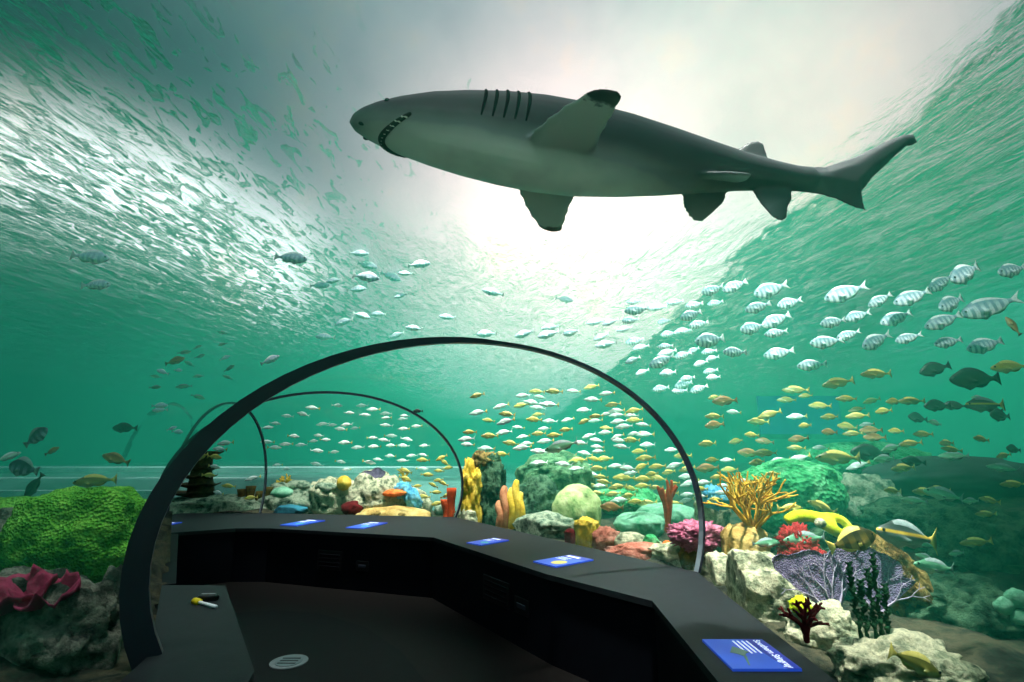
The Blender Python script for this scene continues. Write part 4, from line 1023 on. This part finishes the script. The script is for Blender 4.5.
school(34, (590, 455, 690, 505), (7.4, 9.4), (14, 22), ['yellow', 'olive', 'silver'], 'yellow_fish', 'yellow fish low over the green corals inside the big rim at right', 'yellow fish low inside the rim', 'l', (-3, 8), sep=.45)
school(46, (700, 385, 900, 470), (6.2, 9.5), (15, 26), ['olive', 'oliveb', 'silver', 'yellow', 'tan'], 'olive_fish', 'yellow-olive fish streaming over the reef right of the big rim', 'yellow-olive fish right of the rim', 'l', (-3, 6), sep=.5, poly=[(705, 400), (760, 385), (900, 400), (900, 470), (700, 480)])
school(22, (870, 395, 1020, 475), (5.6, 8), (18, 30), ['green', 'olive', 'dark'], 'green_fish', 'greenish fish in the dim water over the smooth grey boulder', 'greenish fish over the grey boulder', 'l', (0, 6), sep=.5)
school(12, (890, 470, 1015, 560), (4.6, 5.4), (20, 32), ['olive', 'green'], 'green_fish', 'dim green fish in front of the dark rocks at right', 'dim fish at the dark rocks', 'l', (4, 8), sep=.6)
school(9, (700, 470, 745, 500), (5.8, 6.2), (12, 18), ['yellow', 'silver'], 'yellow_fish', 'yellow fish above the blue coral right of the big rim', 'yellow fish above the blue coral', 'l', (0, 8))

# ------------------------------------------------------------------ the shark
m, nt, out = newmat('shark_skin'); tc = N(nt, 'ShaderNodeTexCoord').outputs['Object']
s_ = N(nt, 'ShaderNodeSeparateXYZ'); nt.links.new(tc, s_.inputs[0]); X_, Y_, Z_ = s_.outputs
nz = N(nt, 'ShaderNodeTexNoise', i_Scale=5, i_Detail=5); nt.links.new(tc, nz.inputs['Vector'])
nzf = N(nt, 'ShaderNodeTexNoise', i_Scale=28, i_Detail=4); nt.links.new(tc, nzf.inputs['Vector'])
def smooth(v, a, b):
    n = nt.nodes.new('ShaderNodeMapRange'); n.interpolation_type = 'SMOOTHSTEP'; nt.links.new(v, n.inputs[0]); n.inputs[1].default_value = a; n.inputs[2].default_value = b; return n.outputs[0]
zz = mth(nt, 'ADD', Z_, mth(nt, 'MULTIPLY', mth(nt, 'SUBTRACT', nz.outputs[0], .5), .07))
back = smooth(mth(nt, 'ADD', zz, mth(nt, 'MULTIPLY', X_, .06)), -.13, .06)
ya = mth(nt, 'ABSOLUTE', Y_)
tipn = mth(nt, 'MULTIPLY', mth(nt, 'SUBTRACT', nzf.outputs[0], .5), .12)
tip = mth(nt, 'MULTIPLY', smooth(mth(nt, 'ADD', mth(nt, 'ADD', ya, mth(nt, 'MULTIPLY', X_, .30)), tipn), .93, .99), smooth(mth(nt, 'MULTIPLY', X_, -1.0), -1.7, -1.6))
sn = N(nt, 'ShaderNodeSeparateXYZ'); nt.links.new(N(nt, 'ShaderNodeTexCoord').outputs['Normal'], sn.inputs[0])
lead = mth(nt, 'MULTIPLY', smooth(ya, .26, .30), smooth(sn.outputs[2], .0, .35))
tailm = smooth(X_, 2.15, 2.5)
pt = mth(nt, 'MULTIPLY', smooth(X_, 1.85, 1.9), smooth(mth(nt, 'ADD', ya, mth(nt, 'MULTIPLY', tipn, .6)), .27, .31))
dk = mth(nt, 'MAXIMUM', mth(nt, 'MAXIMUM', back, tip), mth(nt, 'MAXIMUM', tailm, pt), True)
dk = mth(nt, 'MAXIMUM', dk, lead, True)
cR = ramp(nt, dk, [(0, lin('#e2eae4')), (.5, lin('#80868a')), (1, lin('#333138'))])
mixn = N(nt, 'ShaderNodeMix', data_type='RGBA', blend_type='MULTIPLY'); mixn.inputs[0].default_value = .8
nt.links.new(cR, mixn.inputs[6]); nt.links.new(ramp(nt, nz.outputs[0], [(.3, (.72, .72, .74)), (.65, (1.08, 1.06, 1.04))]), mixn.inputs[7])
b = N(nt, 'ShaderNodeBsdfPrincipled', i_Roughness=.55); nt.links.new(mixn.outputs[2], b.inputs['Base Color'])
bpn = N(nt, 'ShaderNodeBump', i_Strength=.08, i_Distance=.01); nt.links.new(nzf.outputs[0], bpn.inputs['Height']); nt.links.new(bpn.outputs[0], b.inputs['Normal'])
nt.links.new(b.outputs[0], out.inputs[0]); M['shark'] = m
M['slit'] = pmat('gill_slit', ['#17181b', '#222428'], 8, .8, 0, spec=.1)
M['mouth'] = pmat('shark_mouth', ['#1a1214', '#2c1e20'], 8, .7, 0, spec=.2)
M['tooth'] = pmat('shark_tooth', ['#d8d8cc'], 1, .3, 0, spec=.5)

# x, half width, half height, centre z
SH = [(0, .004, .004, .0), (.03, .062, .040, .0), (.08, .108, .066, .002), (.16, .152, .100, .003), (.28, .195, .140, .004), (.44, .228, .188, .004), (.62, .252, .226, .0), (.82, .266, .256, -.004), (1.02, .270, .272, -.008),
      (1.25, .262, .268, -.010), (1.5, .236, .240, -.006), (1.75, .196, .198, .0), (2.0, .146, .150, .012), (2.2, .108, .116, .022), (2.38, .080, .094, .032), (2.52, .062, .082, .042), (2.62, .054, .080, .055)]
SH = [(a, b_ * .95, c_ * .92, d_ + .035 * math.sin(PI * a / 2.62)) for a, b_, c_, d_ in SH]
def cr(x, k):
    for a, b_ in zip(SH, SH[1:]):
        if a[0] <= x <= b_[0]:
            t_ = (x - a[0]) / (b_[0] - a[0]); return a[k] + (b_[k] - a[k]) * t_
    return SH[-1][k]
def shark_pt(x, a, off=0.):
    """surface point; a: 0 belly, +90 deg the shark's left side (-y here), 180 back"""
    w_, h_, z_ = cr(x, 1) + off, cr(x, 2) + off, cr(x, 3)
    return Vector((x, -math.sin(a) * w_, z_ - math.cos(a) * h_))
bm = bmesh.new(); n = 32; rings = []
for s_ in SH:
    rings.append([bm.verts.new(shark_pt(s_[0], 2 * PI * j / n)) for j in range(n)])
for A, B in zip(rings, rings[1:]):
    for j in range(n): bm.faces.new((A[j], A[(j + 1) % n], B[(j + 1) % n], B[j]))
bm.faces.new(rings[0]); bm.faces.new(rings[-1][::-1])
def fin(outline, th, frame):
    """closed blade from a planform outline (u, v), thickest at its root (v = 0); frame maps (u, v, t) to the shark's space"""
    n_ = len(outline); cu = sum(p[0] for p in outline) / n_; cv = sum(p[1] for p in outline) / n_
    vm = max(p[1] for p in outline)
    def T(v): return th * (1 - .62 * v / vm)
    top, bot, edge = [], [], []
    for u, v in outline:
        edge.append(bm.verts.new(frame(u, v, 0)))
        iu, iv = cu + (u - cu) * .72, cv + (v - cv) * .78
        top.append(bm.verts.new(frame(iu, iv, T(iv)))); bot.append(bm.verts.new(frame(iu, iv, -T(iv))))
    for i in range(n_):
        j = (i + 1) % n_
        bm.faces.new((edge[i], edge[j], top[j], top[i])); bm.faces.new((edge[j], edge[i], bot[i], bot[j]))
    bm.faces.new(top); bm.faces.new(bot[::-1])
PEC = [(0, -.06), (.05, .1), (.12, .26), (.20, .40), (.26, .475), (.32, .50), (.37, .485), (.39, .43), (.385, .33), (.38, .2), (.38, .1), (.385, .02), (.36, -.06)]
for sg in (-1, 1):
    dr = .10
    fin(PEC, .026, lambda u, v, t, sg=sg: Vector((.91 + u, sg * (.205 + v), -.10 - v * dr + t)))
PEL = [(0, -.05), (.06, .07), (.13, .15), (.19, .18), (.24, .17), (.27, .10), (.30, .0), (.28, -.05)]
for sg in (-1, 1):
    fin(PEL, .020, lambda u, v, t, sg=sg: Vector((1.86 + u, sg * (.11 + v * .92), -.085 - v * .42 + t)))
D1 = [(0, -.05), (.10, .10), (.20, .20), (.27, .23), (.32, .21), (.34, .12), (.36, .03), (.36, -.05)]
fin(D1, .022, lambda u, v, t: Vector((2.09 + u * .75, t, .115 + v * .62)))
D2 = [(0, -.05), (.08, .08), (.15, .16), (.21, .185), (.25, .16), (.26, .08), (.29, .02), (.28, -.05)]
fin(D2, .018, lambda u, v, t: Vector((2.42 + u * .5, t, .09 + v * .25)))
fin(D2, .018, lambda u, v, t: Vector((2.22 + u * .95, t, -.065 - v * .95)))
CAU = [(-.10, -.09), (.06, -.085), (.17, -.10), (.27, -.135), (.36, -.150), (.345, -.085), (.345, -.03), (.42, .07), (.55, .21), (.66, .32), (.70, .33), (.735, .36), (.715, .415), (.64, .40), (.50, .32), (.32, .20), (.12, .10), (-.10, .07)]
def cau(u, v, t):
    return Vector((2.58 + u, t * (1.2 if u < .1 else 1) + .0, .05 + v))
n_ = len(CAU); L1, L2, ED = [], [], []
for u, v in CAU: ED.append(bm.verts.new(cau(u, v, 0)))
def strip(idx_a, idx_b):
    pass
cen_line = [(-.10, -.01), (.06, .0), (.17, .01), (.26, .01), (.30, .01), (.31, .02), (.32, .05), (.39, .13), (.52, .26), (.62, .355), (.66, .365), (.69, .37), (.68, .375), (.62, .36), (.48, .26), (.31, .13), (.12, .04), (-.10, .0)]
for sgn in (-1, 1):
    V_ = [bm.verts.new(cau(u, v, sgn * (.042 - .020 * max(0, u) / .66))) for u, v in cen_line]
    for i in range(n_):
        j = (i + 1) % n_; q = (ED[i], ED[j], V_[j], V_[i]); bm.faces.new(q if sgn > 0 else q[::-1])
    # web between the halves of the centre line
    for i, j in zip(range(0, n_ // 2 - 1), range(n_ - 1, n_ // 2, -1)):
        try: bm.faces.new((V_[i], V_[i + 1], V_[j - 1], V_[j]) if sgn > 0 else (V_[j], V_[j - 1], V_[i + 1], V_[i]))
        except ValueError: pass
shark = bm_obj('shark', bm, M['shark'])
rm = shark.modifiers.new('fuse', 'REMESH'); rm.mode = 'VOXEL'; rm.voxel_size = .011; rm.use_smooth_shade = True
sm_ = shark.modifiers.new('smooth', 'SMOOTH'); sm_.iterations = 4; sm_.factor = .5
tag(shark, 'large grey shark with pale belly and dark fin tips swimming overhead', 'shark')
def ribbon(name, pts, w_, m_, off=.004, nrm=None):
    V = [p for p in pts]; return skin(name, V, [(i, i + 1) for i in range(len(V) - 1)], [w_ * (.35 + .65 * math.sin(PI * (i + .5) / len(V))) for i in range(len(V))], m_, shark, sub=1)
for sg in (1, -1):
    for k in range(5):
        x0 = .70 + k * .056
        ribbon('gill_slit', [shark_pt(x0 + .012 * math.sin(i * .5), sg * math.radians(78 + i * 11.5), -.001) for i in range(7)], .0105, M['slit'])
# mouth: a crescent under the snout with small teeth
mp_ = []
AM = 72
for i in range(17):
    a = math.radians(-AM + 2 * AM * i / 16); x = .185 + .17 * abs(a / math.radians(AM)) ** 1.9; mp_.append((x, a))
mo = skin('mouth', [shark_pt(x, a, -.004) for x, a in mp_], [(i, i + 1) for i in range(16)], [.010 + .012 * math.sin(PI * (i + .5) / 17) for i in range(17)], M['mouth'], shark, sub=1)
for side in (-1, 1):
    for i in range(1, 16):
        x, a = mp_[i]; p = shark_pt(x + side * .014, a, .004); nrm = (shark_pt(x, a, .1) - shark_pt(x, a, 0)).normalized()
        q = shark_pt(x - side * .003, a, .020); tgt = shark_pt(x, math.radians(math.degrees(a) + 3), .004) - shark_pt(x, a, .004)
        tgt.normalize(); tx = Vector((1, 0, 0)); wv = .0065
        vs = [p + tgt * wv, p + tx * wv * .6, p - tgt * wv, p - tx * wv * .6, q]
        mesh_obj('tooth', vs, [(0, 1, 4), (1, 2, 4), (2, 3, 4), (3, 0, 4), (3, 2, 1, 0)], M['tooth'], shark, smooth=False)
for sg in (1, -1):
    p = shark_pt(.215, sg * math.radians(112), -.006)
    bm = bmesh.new(); bmesh.ops.create_uvsphere(bm, u_segments=14, v_segments=10, radius=.015); bm_obj('eye', bm, eyeM, shark, p)
    p = shark_pt(.085, sg * math.radians(38), -.004)
    bm = bmesh.new(); bmesh.ops.create_uvsphere(bm, u_segments=12, v_segments=8, radius=.011)
    for v in bm.verts: v.co.x *= 1.6
    bm_obj('nostril', bm, M['slit'], shark, p)
nose = at(349, 122, 2.5); ped = at(806, 187, 2.78)
ax = (ped - nose); Ls = ax.length / 2.58; ax.normalize()
side = ax.cross(Vector((0, 0, 1))).normalized() * -1          # +y of the shark: away from the viewer
up = ax.cross(side)
Rm = Matrix((ax, side, up)).transposed()
Rm = Rm @ Matrix.Rotation(math.radians(0), 3, 'X')
shark.matrix_world = Matrix.Translation(nose) @ Rm.to_4x4() @ Matrix.Scale(Ls, 4)
